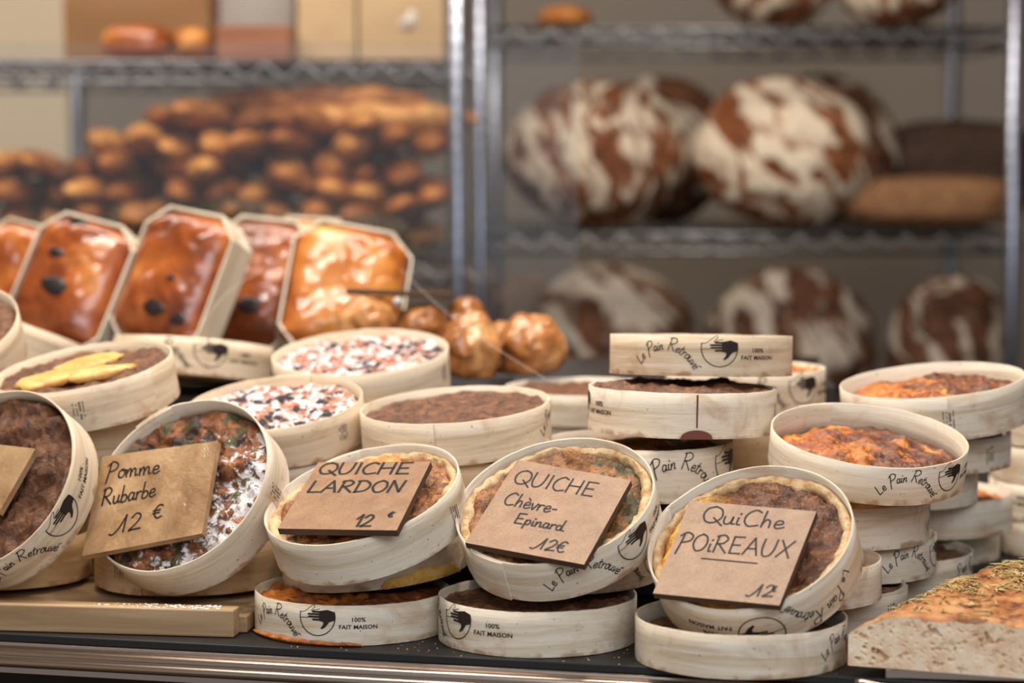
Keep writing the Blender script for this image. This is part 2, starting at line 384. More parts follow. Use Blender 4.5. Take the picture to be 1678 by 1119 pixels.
# ------------------------------------------------------------------ counter, mat, rail, risers
YAW = math.radians(-13.5)
EDGE = PZ(700, 1.905, 0.0)                      # a point of the front edge
def E(u, v, z):                                 # counter frame: u along the front edge, v into the shop
    c, s = math.cos(YAW), math.sin(YAW)
    return Vector((EDGE.x + u * c - v * s, EDGE.y + u * s + v * c, CZ + z))
RZ = Matrix.Rotation(YAW, 3, 'Z')
ctr = empty('display_counter', 'long shop counter with black rubber top and steel front rail under the quiches', 'counter')
def slab(name, u0, u1, v0, v1, z0, z1, mat, parent=None, bevel=None):
    b = MB(); b.box(E((u0 + u1) / 2, (v0 + v1) / 2, (z0 + z1) / 2), (u1 - u0, v1 - v0, z1 - z0), RZ)
    return b.build(name, mat, parent, bevel=bevel)
slab('cabinet', -1.3, 1.3, 0.02, 0.95, -0.895, -0.030, M['cabinet'], ctr)
slab('counter_top', -1.3, 1.3, 0.0, 0.98, -0.03, -0.0065, M['steel'], ctr, 0.002)
slab('rubber_mat', -1.3, 1.3, 0.004, 0.97, -0.0065, 0.0, M['mat'], ctr, 0.001)
rb = MB()
for (v, z, r) in ((-0.006, -0.014, 0.0045), (-0.012, -0.020, 0.004), (-0.004, -0.0285, 0.003)):
    rb.tube([E(-1.3, v, z), E(1.3, v, z)], r, 12)
rb.box(E(0, -0.0055, -0.022), (2.6, 0.010, 0.014), RZ)
rb.build('front_rail', M['steel'], ctr)

def stepbox(name, px0, px1, d0, d1, z0, z1, mat, parent=None, bevel=.002):
    a = PZ(px0, (d0 + d1) / 2, z0); c = PZ(px1, (d0 + d1) / 2, z0)
    b = MB(); b.box(((a.x + c.x) / 2, (d0 + d1) / 2, CZ + (z0 + z1) / 2), (c.x - a.x, d1 - d0, z1 - z0))
    return b.build(name, mat, parent, bevel=bevel)
rs = empty('display_riser', 'dark two level display step at the back of the counter behind the pies', 'display step')
stepbox('lower_step', 508, 1225, 2.125, 2.462, 0.0005, 0.092, M['riser'], rs)
stepbox('lower_step', 840, 1225, 2.4625, 2.512, 0.0005, 0.092, M['riser'], rs)
stepbox('upper_step', 480, 835, 2.466, 2.80, 0.0005, 0.150, M['riser'], rs)
stepbox('upper_step', -300, 479, 2.455, 2.80, 0.0005, 0.145, M['riser'], rs)
stepbox('upper_step', 836, 1345, 2.515, 2.80, 0.0005, 0.150, M['riser'], rs)
b_ = MB(); b_.tube([(PZ(-300, 2.80, .15).x, 2.805, CZ + .150), (PZ(1345, 2.80, .15).x, 2.805, CZ + .150)], .004, 8)
b_.build('steel_edge', M['steel'], rs)

# ------------------------------------------------------------------ stroke lettering
def cat(pts, n=6):
    if len(pts) < 3: return [Vector(p) for p in pts]
    p = [Vector(q) for q in pts]; p = [p[0] * 2 - p[1]] + p + [p[-1] * 2 - p[-2]]; out = []
    for i in range(1, len(p) - 2):
        for k in range(n):
            t = k / n; a, b, c, d = p[i - 1], p[i], p[i + 1], p[i + 2]
            out.append(.5 * ((2 * b) + (c - a) * t + (2 * a - 5 * b + 4 * c - d) * t * t + (3 * b - a - 3 * c + d) * t ** 3))
    return out + [p[-2]]
G = {  # glyph: (advance, [(smooth, points)])
 'Q': (.95, [(1, [(.45, 1), (.15, .85), (.04, .45), (.22, .06), (.58, .05), (.84, .4), (.74, .84), (.42, 1.02)]), (0, [(.5, .32), (.95, -.12)])]),
 'U': (.85, [(1, [(.05, 1), (.05, .4), (.2, .02), (.48, .06), (.64, .4), (.68, 1)])]),
 'I': (.3, [(0, [(.1, 1), (.1, 0)])]),
 'C': (.8, [(1, [(.68, .88), (.42, 1), (.12, .72), (.07, .3), (.3, 0), (.7, .1)])]),
 'H': (.85, [(0, [(.06, 1), (.04, 0)]), (0, [(.66, 1), (.64, 0)]), (0, [(.05, .5), (.65, .53)])]),
 'E': (.75, [(0, [(.6, 1), (.08, .98), (.08, .02), (.62, .03)]), (0, [(.08, .5), (.5, .52)])]),
 'L': (.72, [(0, [(.12, 1), (.06, .02), (.6, .04)])]),
 'A': (.85, [(0, [(.0, 0), (.38, 1), (.72, 0)]), (0, [(.14, .36), (.6, .38)])]),
 'R': (.8, [(0, [(.1, 1), (.06, 0)]), (1, [(.0, .92), (.35, 1.03), (.58, .82), (.42, .56), (.12, .5)]), (0, [(.2, .5), (.68, 0)])]),
 'D': (.85, [(0, [(.1, 1), (.08, 0)]), (1, [(.0, .96), (.4, .98), (.7, .62), (.56, .18), (.05, 0)])]),
 'O': (.85, [(1, [(.4, 1), (.12, .8), (.04, .4), (.25, .03), (.55, .08), (.72, .45), (.62, .85), (.36, 1)])]),
 'N': (.85, [(0, [(.04, 0), (.1, 1), (.58, .04), (.68, 1)])]),
 'P': (.7, [(1, [(.14, .98), (.1, .5), (.0, -.25)]), (1, [(-.05, .8), (.25, 1.03), (.58, .85), (.5, .55), (.1, .42)])]),
 'X': (.8, [(0, [(.05, 1), (.65, 0)]), (0, [(.68, 1), (.0, .02)])]),
 'o': (.5, [(1, [(.22, .5), (.05, .35), (.08, .06), (.3, .02), (.42, .25), (.3, .5), (.18, .46), (.46, .44)])]),
 'm': (.85, [(1, [(.02, .45), (.06, .0)]), (1, [(.06, .2), (.2, .48), (.3, .4), (.32, .0)]), (1, [(.32, .2), (.48, .48), (.6, .4), (.62, .06), (.78, .08)])]),
 'n': (.55, [(1, [(.02, .45), (.05, .0)]), (1, [(.05, .2), (.2, .47), (.34, .4), (.36, .06), (.5, .08)])]),
 'e': (.48, [(1, [(.04, .22), (.36, .3), (.3, .48), (.1, .42), (.05, .12), (.2, .0), (.46, .12)])]),
 'é': (.48, [(1, [(.04, .22), (.36, .3), (.3, .48), (.1, .42), (.05, .12), (.2, .0), (.46, .12)]), (0, [(.2, .64), (.4, .82)])]),
 'è': (.48, [(1, [(.04, .22), (.36, .3), (.3, .48), (.1, .42), (.05, .12), (.2, .0), (.46, .12)]), (0, [(.12, .8), (.28, .64)])]),
 'u': (.55, [(1, [(.03, .46), (.04, .12), (.18, .0), (.34, .14), (.38, .46)]), (1, [(.38, .46), (.38, .06), (.52, .06)])]),
 'b': (.52, [(1, [(.08, 1), (.06, .4), (.06, .02), (.34, .04), (.42, .28), (.24, .44), (.06, .3)])]),
 'a': (.55, [(1, [(.38, .44), (.14, .48), (.03, .2), (.16, .0), (.36, .2), (.4, .44)]), (1, [(.4, .44), (.38, .06), (.52, .06)])]),
 'r': (.42, [(1, [(.04, .46), (.06, .0)]), (1, [(.06, .26), (.18, .46), (.36, .44)])]),
 'h': (.55, [(1, [(.08, 1), (.05, .0)]), (1, [(.05, .22), (.2, .48), (.36, .38), (.38, .02)])]),
 'v': (.45, [(1, [(.02, .46), (.16, .02), (.24, .1), (.38, .5)])]),
 'p': (.52, [(1, [(.06, .48), (.02, -.35)]), (1, [(.05, .3), (.22, .5), (.4, .34), (.3, .06), (.06, .08)])]),
 'i': (.28, [(1, [(.06, .46), (.07, .06), (.2, .04)]), (0, [(.1, .66), (.12, .72)])]),
 'd': (.55, [(1, [(.36, .42), (.12, .46), (.03, .18), (.18, .0), (.36, .16), (.44, 1)]), (1, [(.4, .3), (.4, .05), (.52, .05)])]),
 't': (.4, [(1, [(.14, .85), (.12, .1), (.3, .02)]), (0, [(-.02, .56), (.34, .6)])]),
 '1': (.42, [(0, [(.0, .62), (.26, 1), (.22, 0)])]),
 'J': (.55, [(1, [(-.5, .0), (-.3, -.06), (.0, .3), (.3, 1)]), (0, [(.3, 1), (.24, .0)])]),
 '2': (.65, [(1, [(.04, .76), (.28, 1), (.52, .82), (.38, .45), (.0, .03), (.1, .02)]), (0, [(.02, .03), (.6, .06)])]),
 '0': (.62, [(1, [(.3, 1), (.06, .7), (.08, .2), (.3, 0), (.5, .3), (.5, .75), (.28, 1)])]),
 '€': (.65, [(1, [(.6, .9), (.36, 1), (.14, .7), (.12, .3), (.32, .02), (.6, .12)]), (0, [(.0, .6), (.46, .62)]), (0, [(.0, .4), (.42, .42)])]),
 '-': (.4, [(0, [(.05, .3), (.32, .32)])]), '.': (.2, [(0, [(.05, .02), (.09, .0)])]), ' ': (.35, []),
}
def strokes(txt, x0, y0, h, wscale=1.0, slant=0.0):
    out = []; x = x0
    for ch in txt:
        adv, ss = G[ch]
        for sm, pts in ss:
            q = [(x + (a + slant * b) * h * wscale, y0 + b * h) for a, b in pts]
            out += [cat(q)] if sm else [[Vector(q[k]), Vector(q[k + 1])] for k in range(len(q) - 1)]
        x += adv * h * wscale
    return out, x
def ribbon(mb, pts2, width, mapf):
    """flat pen stroke: pts2 in a plane, mapf(x, y) -> 3D on the surface"""
    pts = []
    for p in pts2:
        if not pts or (p - pts[-1]).length > 1e-6: pts.append(p)
    if len(pts) < 2: return
    # resample long straight pieces so that they follow curved surfaces
    L = []; R = []
    for i, p in enumerate(pts):
        t = (pts[min(i + 1, len(pts) - 1)] - pts[max(i - 1, 0)]).normalized()
        nrm = Vector((-t.y, t.x)) * width / 2
        if i == 0: p = p - t * width * .3
        if i == len(pts) - 1: p = p + t * width * .3
        L.append(p + nrm); R.append(p - nrm)
    vs = []
    for a, b in zip(L, R): vs += [mapf(a.x, a.y), mapf(b.x, b.y)]
    mb.add(vs, [(2 * i, 2 * i + 1, 2 * i + 3, 2 * i + 2) for i in range(len(pts) - 1)])
def font_mesh(txt, size):
    c = bpy.data.curves.new('t', 'FONT'); c.body = txt; c.size = size; c.align_x = 'CENTER'; c.offset = size * .018; c.resolution_u = 2
    o = bpy.data.objects.new('t', c); col.objects.link(o)
    dg = bpy.context.evaluated_depsgraph_get(); me = bpy.data.meshes.new_from_object(o.evaluated_get(dg))
    r = ([v.co.xy.copy() for v in me.vertices], [tuple(p.vertices) for p in me.polygons])
    bpy.data.objects.remove(o); bpy.data.curves.remove(c); bpy.data.meshes.remove(me); return r
F100 = font_mesh('100%', 5.4); FFAIT = font_mesh('FAIT MAISON', 5.2)

def logo(mb, mp):
    """printed mark; mp(x_mm, y_mm) -> 3D. Origin at the centre of the round emblem."""
    arc = [Vector((17 * math.cos(a), 17 * math.sin(a))) for a in [math.radians(166 + k * (208 / 30)) for k in range(31)]]
    ribbon(mb, arc, .9, mp)
    # dark hand, fingers to the left, thumb down
    def poly(pts):
        vs = [mp(x, y) for x, y in pts]; mb.add(vs, [tuple(range(len(vs)))])
    poly([(2, 5.2), (10, 6.6), (16.6, 4.6), (16.9, -3), (11, -4.6), (6, -4.6), (2, -3.6)])
    for y0, y1, x1 in ((3.5, 5.3, -5), (1.2, 3.1, -9.5), (-1.2, .8, -9), (-3.6, -1.7, -5)):
        yy = (y0 + y1) / 2
        poly([(3.5, y1), (x1 + .9, yy + .85), (x1, yy), (x1 + .9, yy - .85), (3.5, y0)])
    poly([(12, -4), (8, -9), (4.4, -11.2), (3.2, -10.2), (5.8, -7), (6, -4)])
    # outlined hand above it
    oh = [(-17, 3.5), (-12, 4.5), (-6, 9), (-2.5, 10.5), (-2.0, 9), (-5.5, 5), (-1, 6.4), (3, 7.2)]
    ribbon(mb, cat(oh, 4), .55, mp)
    ribbon(mb, cat([(-16.5, -1.5), (-11, -1.2), (-8.5, -.8)], 3), .5, mp)
    # arched script
    R0, cx, cy = 30.0, -51.0, -32.5
    txt = 'Le Pain Retrouvé'; hs = [9, 9, 15, 10.5, 9, 9, 9, 13, 11.5] + [9.2] * 7
    tot = sum(G[c][0] * q for c, q in zip(txt, hs)); kk = math.radians(122) * R0 / tot
    th = math.radians(147)
    for ch, hh in zip(txt, hs):
        adv, ss = G[ch]
        for sm, pts in ss:
            for seg in ([cat(pts, 4)] if sm else [[Vector(pts[k]), Vector(pts[k + 1])] for k in range(len(pts) - 1)]):
                q = []
                for p in seg:
                    tt = th - (p.x + .22 * p.y) * hh * kk / R0
                    q.append(Vector((cx + (R0 + p.y * hh) * math.cos(tt), cy + (R0 + p.y * hh) * math.sin(tt))))
                ribbon(mb, q, .85, mp)
        th -= adv * hh * kk / R0
    for (vs, fs), dx, dy in ((F100, 38, -4.0), (FFAIT, 38, -10.5)):
        mb.add([mp(v.x * 1.14 + dx, v.y + dy) for v in vs], fs)
def stampmarks(mb, mp, seed):
    rn = random.Random(seed)
    for c in range(4):
        x = c * 3.1; y = -8 + rn.random() * 3
        while y < 7:
            l = .7 + rn.random() * 1.6
            if rn.random() < .8:
                hw = .55 if c != 2 else .9
                vs = [mp(x - hw, y), mp(x + hw, y), mp(x + hw, y + l), mp(x - hw, y + l)]; mb.add(vs, [(0, 1, 2, 3)])
            y += l + .35

# ------------------------------------------------------------------ boxed pies
def frame_from_normal(n, c):
    x = (RGT - n * n.dot(RGT)).normalized(); y = n.cross(x)
    return Matrix(((x.x, y.x, n.x, c.x), (x.y, y.y, n.y, c.y), (x.z, y.z, n.z, c.z), (0, 0, 0, 1)))
def wall_mesh(r, h, seam, seed):
    b = MB(); n = 124; tot = 2 * PI + math.radians(24); th = .0016
    rows = 6
    def rad(i):
        a = i / n * tot; t = max(0, min(1, (a - 2 * PI + .22) / .2)); t = t * t * (3 - 2 * t)
        return r - .0019 + t * .0019
    def zt(i, top):
        q = noise.noise(Vector((i * .15, seed * 3.1, 0))) * .0005 + noise.noise(Vector((i * .9, seed * 1.7, 4))) * .0003
        return (h + q) if top else (.0005 + q * .6)
    prof = [(0, 0), (0, .33), (0, .66), (0, 1), (1, 1), (1, .5), (1, 0), (0, 0)]
    def fn(k, i):
        inn, f = prof[k]; a = seam + i / n * tot; R = rad(i) - (th if inn else 0)
        z = zt(i, False) * (1 - f) + zt(i, True) * f
        return (R * math.cos(a), R * math.sin(a), z - h)
    b.grid(len(prof), n + 1, fn, uvfn=lambda k, i: (i / n * tot * r, prof[k][1] * h + prof[k][0] * .3))
    for k in range(0, 3):   # sharp profile: separate end caps
        pass
    for i in (0, n):
        b.add([fn(k, i) for k in (0, 3, 4, 6)], [(0, 1, 2, 3)], [(0, 0), (0, h), (.001, h), (.001, 0)], flat=True)
    m = 48; ri = r - .0036
    b.add([(ri * math.cos(2 * PI * j / m), ri * math.sin(2 * PI * j / m), .0022 - h) for j in range(m)], [tuple(range(m))],
          [(ri * math.cos(2 * PI * j / m), ri * math.sin(2 * PI * j / m)) for j in range(m)], flat=True)
    b.add([(ri * math.cos(2 * PI * j / m), ri * math.sin(2 * PI * j / m), .0006 - h) for j in range(m)], [tuple(range(m))[::-1]],
          [(ri * math.cos(2 * PI * j / m), ri * math.sin(2 * PI * j / m)) for j in range(m)], flat=True)
    return b
def crust_mesh(r, top, seed, wide=.010, wav=.0022):
    b = MB(); n = 170; k = 14
    def fn(i, j):
        a = 2 * PI * j / n; ph = PI * i / (k - 1)
        e = Vector((math.cos(a) * 2, math.sin(a) * 2, seed * 2.7))
        w_ = wide * (1 + .55 * fbm(e * .9, 4)); t_ = top + wav * fbm(e * 1.1 + Vector((5, 0, 0)), 4)
        x = r - w_ * (1 - math.cos(ph)) * .5
        z = t_ - .009 + (max(0.0, math.sin(ph)) ** .5) * .009 - .003 * (1 - math.cos(ph)) * .5
        q = Vector((x * math.cos(a), x * math.sin(a), z))
        d = (noise.noise(q * 120) * .0020 + noise.noise(q * 300) * .0012) * math.sin(ph)
        return (q.x - math.cos(a) * abs(d), q.y - math.sin(a) * abs(d), q.z + d)
    b.grid(k, n, fn, wrap=True, flip=True)
    return b
def fill_mesh(R, edge, dome, rough, seed, rings=34, seg=110, lump=0.0, lscale=95, skew=(0, 0)):
    b = MB(); off = Vector((seed * 5.13, seed * 2.7, seed * 1.1))
    vs = [None]; 
    def hgt(x, y):
        rho = math.hypot(x, y) / R; p = Vector((x, y, 0)) + off
        z = edge + dome * (1 - rho ** 2) ** 1.0 + rough * fbm(p * 42, 5)
        z += (skew[0] * x + skew[1] * y) * (1 - rho ** 6)
        if lump:
            d = noise.voronoi(p * lscale)[0][0]; z += lump * (0.45 - d) * min(1, (1 - rho) * 6)
        return z - .006 * max(0, (rho - .93) / .07) ** 2
    vs[0] = (0, 0, hgt(0, 0))
    for i in range(1, rings + 1):
        for j in range(seg):
            a = 2 * PI * j / seg; q = R * i / rings
            x, y = q * math.cos(a), q * math.sin(a); vs.append((x, y, hgt(x, y)))
    fs = [(0, 1 + j, 1 + (j + 1) % seg) for j in range(seg)]
    for i in range(rings - 1):
        o = 1 + i * seg
        fs += [(o + j, o + seg + j, o + seg + (j + 1) % seg, o + (j + 1) % seg) for j in range(seg)]
    b.add(vs, fs); return b

pies = {}
TAN = dict(U0=.95, UL=1.0, L5=.8, L4=.7, L2=.5, S1=.35, S2=.35, P1b=.8, P1=.3, C3b=.9, M2=.45, M1=.3, TL=.4, T0=.2, L1=.35, L3a=.4, L3b=.4, C1=.35, L0=.4)
def pie(key, label, cx, d, cy=None, z=None, r=.084, h=.036, ell=None, tilt=(0, 0), kind='quiche', crust=False, recess=.007,
        dome=.004, rough=.005, lump=0., mark=None, flip=False, stamp=None, seam=70, group=None, name='boxed_quiche', cat_='quiche', spin=0, hi=False, skew=(0, 0), cw=.009):
    """cx, cy: centre of the rim in the photograph; z: height of the rim above the counter instead of cy"""
    c = P(cx, cy, d) if cy is not None else PZ(cx, d, z)
    if ell:
        e, ph = math.radians(ell[0]), math.radians(ell[1])
        F = (c - CAM).normalized(); R = F.cross(Vector((0, 0, 1))).normalized(); U = R.cross(F)
        n = (U * math.cos(ph) - R * math.sin(ph)) * math.cos(e) - F * math.sin(e)
    else:
        n = Vector((math.tan(math.radians(tilt[0])), -math.tan(math.radians(tilt[1])), 1)).normalized()
    m = frame_from_normal(n.normalized(), c)
    base = m @ Matrix.Translation((0, 0, -h))
    root = empty(name, label, cat_, group, base)
    sd = len(pies) + 1
    box = wall_mesh(r, h, math.radians(seam), sd)
    for i in range(len(box.v)): box.v[i] = (box.v[i][0], box.v[i][1], box.v[i][2] + h)
    bo = box.build('wooden_box', M['veneer'], root)
    tn = TAN.get(key, .12); bo.color = (tn, tn, tn, 1)      # this box's wood tone, with the warm light at left tinted in
    cw_ = cw if crust else 0
    if crust:
        cm = crust_mesh(r - .0042, h - recess + .004, sd, cw)
        cm.build('pastry_crust', M['crust'], root)
    fr = r - .0045 - cw_ * .55
    kw = dict(rings=64, seg=200) if hi else {}
    f = fill_mesh(fr, h - recess, dome, rough, sd, lump=lump, skew=skew, **kw).build('filling', M[kind], root)
    f.rotation_euler.z = 0
    if mark is not None or stamp is not None:
        def mapper(alpha, vc, fl=False):
            a0 = math.radians(-90 + alpha); s = -1 if fl else 1
            def mp(x, y):
                a = a0 + s * x * .001 / r; zz = vc + s * y * .001
                R = r - .0019 + .0004
                aa = (a - math.radians(seam)) % (2 * PI)
                tt = max(0, min(1, (aa - 2 * PI + .22) / .2)); R += .0019 * tt * tt * (3 - 2 * tt)
                if aa < math.radians(24): R += .0019
                return (R * math.cos(a), R * math.sin(a), zz)
            return mp
        if mark is not None:
            pm = MB(); sc = h / .0365
            base_mp = mapper(mark, h * (.28 if flip else .72), flip)
            logo(pm, lambda x, y: base_mp(x * sc, y * sc))
            pm.build('printed_logo', M['print'], bo, smooth=False)
        if stamp is not None:
            for q, al in enumerate(stamp if isinstance(stamp, (list, tuple)) else [stamp]):
                sm = MB(); stampmarks(sm, mapper(al, h * .5), sd + q); sm.build('date_stamp', M['stamp'], bo, smooth=False)
    pies[key] = (root, m, h, r)
    return root

# front bottom row, on the rubber mat
pie('F1', 'bottom veneer box on the counter under the lardon quiche, emblem mid front', 577, 2.02, z=.033, r=.083, h=.033, kind='golden', recess=.004, dome=.002, mark=-16.5, seam=100, rough=.006)
pie('F2', 'bottom veneer box on the counter under the spinach quiche, emblem at its left', 881, 1.975, z=.0365, r=.083, h=.0365, kind='crumble', recess=.006, dome=.001, mark=-53, seam=60)
pie('F3', 'lowest and nearest veneer box on the counter under the leek quiche, mostly blank front', 1214, 1.90, z=.034, r=.085, h=.034, kind='crumble', recess=.012, dome=0, rough=.003, mark=93, seam=110)
# second layer
pie('S1', 'tilted veneer box with a yellow leak, wedged between the lardon quiche and the box below', 609, 2.06, z=.0715, h=.034, r=.081, tilt=(-6, 1), kind='quiche', dome=0, recess=.012, rough=.003)
pie('S2', 'middle veneer box of the stack under the goat cheese and spinach quiche', 929, 2.045, z=.0705, h=.033, r=.082, tilt=(-1, 1), kind='crumble', dome=0, recess=.012, rough=.003, mark=62)
pie('S3', 'second veneer box under the leek quiche, pale crust, blank side jutting out right', 1287, 1.975, z=.067, r=.080, h=.032, kind='quiche', crust=True, recess=.012, dome=0, rough=.003)
# tilted front pies carrying the signs
pie('T1', 'lardon quiche in a round veneer box tipped forward, brown hardboard price sign on it', 592, 2.00, cy=808, r=.0855, h=.038, ell=(25, 17), kind='lardon', crust=True, recess=.008, dome=.001, rough=.007, hi=True, stamp=62, seam=95)
pie('T2', 'goat cheese and spinach quiche in veneer box tipped forward, green flecks under its price sign', 908, 1.96, cy=818, r=.0845, h=.038, ell=(36, 15), kind='spinach', crust=True, recess=.008, dome=.001, rough=.007, hi=True, mark=48, seam=215)
pie('T3', 'leek quiche in veneer box tipped forward, yellow at left and dark brown at right', 1228, 1.90, cy=878, r=.0845, h=.040, ell=(41, 17), kind='leek', crust=True, recess=.009, dome=.001, rough=.007, hi=True, mark=-2, flip=True, seam=140)
pie('T0', 'apple rhubarb tart in veneer box leaning left, powdered sugar beside its kraft paper sign', 292, 2.055, cy=793, r=.0875, h=.040, ell=(45, 42), kind='rhubarb', recess=.008, dome=0, rough=.009, lump=.004, hi=True, stamp=75, name='boxed_tart', cat_='tart', seam=100)
pie('TL', 'leaning brown tart with a kraft sign, cut off by the left edge', -22, 2.06, cy=785, r=.088, h=.040, ell=(44, 50), kind='crumble', recess=.009, dome=.003, rough=.010, lump=.004, mark=58, name='boxed_tart', cat_='tart', seam=100)
# on the tray
pie('U0', 'veneer box standing on the bamboo tray under the rhubarb tart, lapped seam at its left', 309, 2.145, z=.0565, r=.085, h=.040, kind='crumble', recess=.012, dome=0, stamp=-40, seam=-135, rough=.003)
pie('UL', 'veneer box on the bamboo tray at the left edge, below the leaning tart', -4, 2.17, z=.0565, r=.085, h=.040, kind='crumble', recess=.012, dome=0, seam=-45, rough=.004)
# left column
pie('L5', 'lowest veneer box of the left column on the tray behind the leaning tarts', 128, 2.335, z=.060, h=.046, kind='crumble', recess=.012, dome=0, rough=.003)
pie('L4', 'veneer box of the left column half hidden between the two leaning tarts', 112, 2.32, z=.107, h=.046, kind='crumble', recess=.012, dome=0, rough=.003, stamp=52)
pie('L2', 'tall blank veneer box right under the pear tart in the left column', 137, 2.26, z=.153, h=.046, kind='crumble', recess=.012, dome=0, rough=.003, seam=-30)
pie('L1', 'pear tart in veneer box on top of the left column, pale yellow pear slices showing', 135, 2.21, cy=600, h=.040, r=.0845, ell=(13.5, 10), kind='crumble', recess=.006, dome=.004, rough=.006, stamp=2, seam=-58, name='boxed_tart', cat_='tart')
pie('L0', 'tart cut off by the left edge, tipped forward above the pear tart', -118, 2.27, cy=540, r=.087, h=.040, ell=(28, 14), kind='crumble', recess=.006, dome=.004, rough=.006, name='boxed_tart', cat_='tart')
pie('L3a', 'blank veneer box tipped backward at far left before the prune brioches', 28, 2.51, cy=533, r=.078, h=.036, ell=(-3, -20), kind='crumble', recess=.008, dome=0, rough=.003)
pie('L3b', 'veneer box with a printed hand emblem tipped backward below the middle brioche mould', 318, 2.50, cy=562, r=.084, h=.038, ell=(-4, -5), kind='crumble', recess=.008, dome=0, rough=.003, mark=20)
# sugared tarts
pie('M2b', 'veneer box under the nearer sugar dusted berry tart', 452, 2.205, cy=727, h=.030, ell=(17, 6), kind='crumble', recess=.012, dome=0, rough=.003)
pie('M2', 'nearer sugar dusted berry tart, between the rhubarb tart and the plain brown quiche', 448, 2.19, cy=659, r=.083, h=.038, ell=(17, 6), kind='powder', recess=.006, dome=.003, rough=.005, lump=.005, stamp=50, hi=True, name='boxed_tart', cat_='tart')
pie('M1c', 'lower veneer box under the farther sugar dusted tart, hidden behind other tarts', 594, 2.37, z=.126, h=.0335, kind='crumble', recess=.012, dome=0, rough=.003)
pie('M1b', 'upper veneer box under the farther sugar dusted tart', 592, 2.37, z=.157, h=.0305, kind='crumble', recess=.012, dome=0, rough=.003)
pie('M1', 'farther sugar dusted berry tart, right before the brioches and puff pastries', 590, 2.37, cy=576, r=.0885, h=.039, ell=(14.5, 4), kind='powder', recess=.006, dome=.003, rough=.005, lump=.005, stamp=68, hi=True, name='boxed_tart', cat_='tart')
pie('P1b', 'veneer box with a stained brown side beneath the plain brown quiche', 742, 2.165, z=.127, r=.084, h=.0345, kind='crumble', recess=.012, dome=0, rough=.003)
pie('P1', 'plain brown quiche in veneer box, behind and between the lardon and goat cheese quiches', 745, 2.15, cy=662, r=.0865, h=.038, ell=(11, 4), kind='crumble', recess=.005, dome=.002, rough=.004, mark=118, seam=-125, spin=0)
# middle stack
pie('C3', 'third veneer box down in the middle stack, green flecked quiche, over the goat cheese quiche', 1048, 2.13, z=.143, r=.084, h=.046, kind='spinach', recess=.008, dome=.003, mark=64)
pie('C2', 'second veneer box from the top of the middle stack, jam drip down its front', 1118, 2.12, cy=633, r=.084, h=.039, tilt=(1.0, -1.5), kind='crumble', crust=False, recess=.001, dome=.003, rough=.006, mark=-92, stamp=72, seam=5)
pie('C1', 'topmost veneer box of the middle stack, printed emblem full on its front', 1149, 2.17, cy=549, r=.0835, h=.0355, tilt=(.8, -4.0), kind='golden', recess=.008, dome=.0, rough=.003, mark=7)
dr = MB(); a_ = math.radians(-90 + 5)
R_ = .0829
def onw(da, z): return (R_ * math.cos(a_ + da), R_ * math.sin(a_ + da), z)
dr.add([onw(-.010, .038), onw(.010, .038), onw(.008, .01), onw(-.008, .01)], [(0, 1, 2, 3)])
dr.grid(2, 25, lambda i, k: onw(-.17 + .34 * k / 24, .0004 + i * (.0002 + .0075 * (1 - (k / 12 - 1) ** 2) ** .5)))
dj = dr.build('jam_drip', simple('brown_jam', (112, 62, 46), .3), pies['C2'][0]); dj['label'] = 'brown jam drip'
pie('D2', 'lower brown quiche of the pair seen behind the plain brown quiche', 957, 2.43, z=.127, r=.081, h=.0345, kind='crumble', recess=.004, dome=.002)
pie('D1', 'upper brown quiche of the pair seen left behind the middle stack', 957, 2.42, z=.160, r=.081, h=.031, kind='crumble', recess=.004, dome=.002, tilt=(0, 1))
pie('C3b', 'veneer box with amber stained side, behind the third box of the middle stack', 1188, 2.30, z=.142, r=.079, h=.050, kind='crumble', recess=.01, dome=0, stamp=(28, 50))
pie('C1b', 'veneer box peeking out behind the right end of the top two middle stack boxes', 1222, 2.38, z=.183, r=.080, h=.041, kind='quiche', crust=True, recess=.004, dome=.003, mark=40)
# right stacks
pie('R5', 'lowest veneer box to the right behind the leek quiche, beside the focaccia tip', 1325, 2.045, z=.034, r=.083, h=.034, kind='crumble', recess=.006, dome=0, stamp=46, seam=-35)
pie('R3', 'veneer box second from the bottom behind the leek quiche, emblem at its right end', 1387, 2.115, z=.064, r=.080, h=.033, kind='crumble', recess=.012, dome=0, rough=.003, mark=68)
pie('R2', 'pale yellow egg quiche in veneer box right under the tipped golden one', 1367, 2.095, z=.099, r=.084, h=.036, kind='yellow', recess=.000, dome=.007, rough=.004, mark=118)
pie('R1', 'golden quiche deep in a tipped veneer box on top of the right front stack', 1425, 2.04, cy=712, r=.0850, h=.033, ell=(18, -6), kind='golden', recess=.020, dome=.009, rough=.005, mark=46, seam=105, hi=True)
pie('R4', 'dark topped veneer box on the counter behind the focaccia', 1444, 2.20, z=.036, r=.084, h=.036, kind='crumble', recess=.006, dome=.001, mark=93)
pie('R4c', 'blank veneer box at the bottom, far behind the focaccia', 1513, 2.375, z=.036, r=.076, h=.036, kind='crumble', recess=.008, dome=0)
pie('R4b', 'third box down below the rear right golden quiche, blank side and blueish dark filling', 1514, 2.31, z=.072, r=.085, h=.0345, kind='quiche', recess=.006, dome=.001)
pie('R6', 'second box down below the rear right golden quiche, shifted left with blank side', 1462, 2.255, z=.106, r=.081, h=.034, kind='crumble', recess=.01, dome=0, rough=.003)
pie('R7', 'box right under the rear right golden quiche, date marks on its side', 1506, 2.245, z=.137, r=.084, h=.031, kind='golden', recess=.001, dome=.003, rough=.004, stamp=38, seam=-20)
pie('Q1', 'golden quiche in a tipped veneer box at the rear right, highest of the right stacks', 1527, 2.20, cy=622, r=.0855, h=.041, ell=(11, 5), kind='golden', recess=.014, dome=.012, rough=.005, stamp=-4, seam=-115, hi=True)
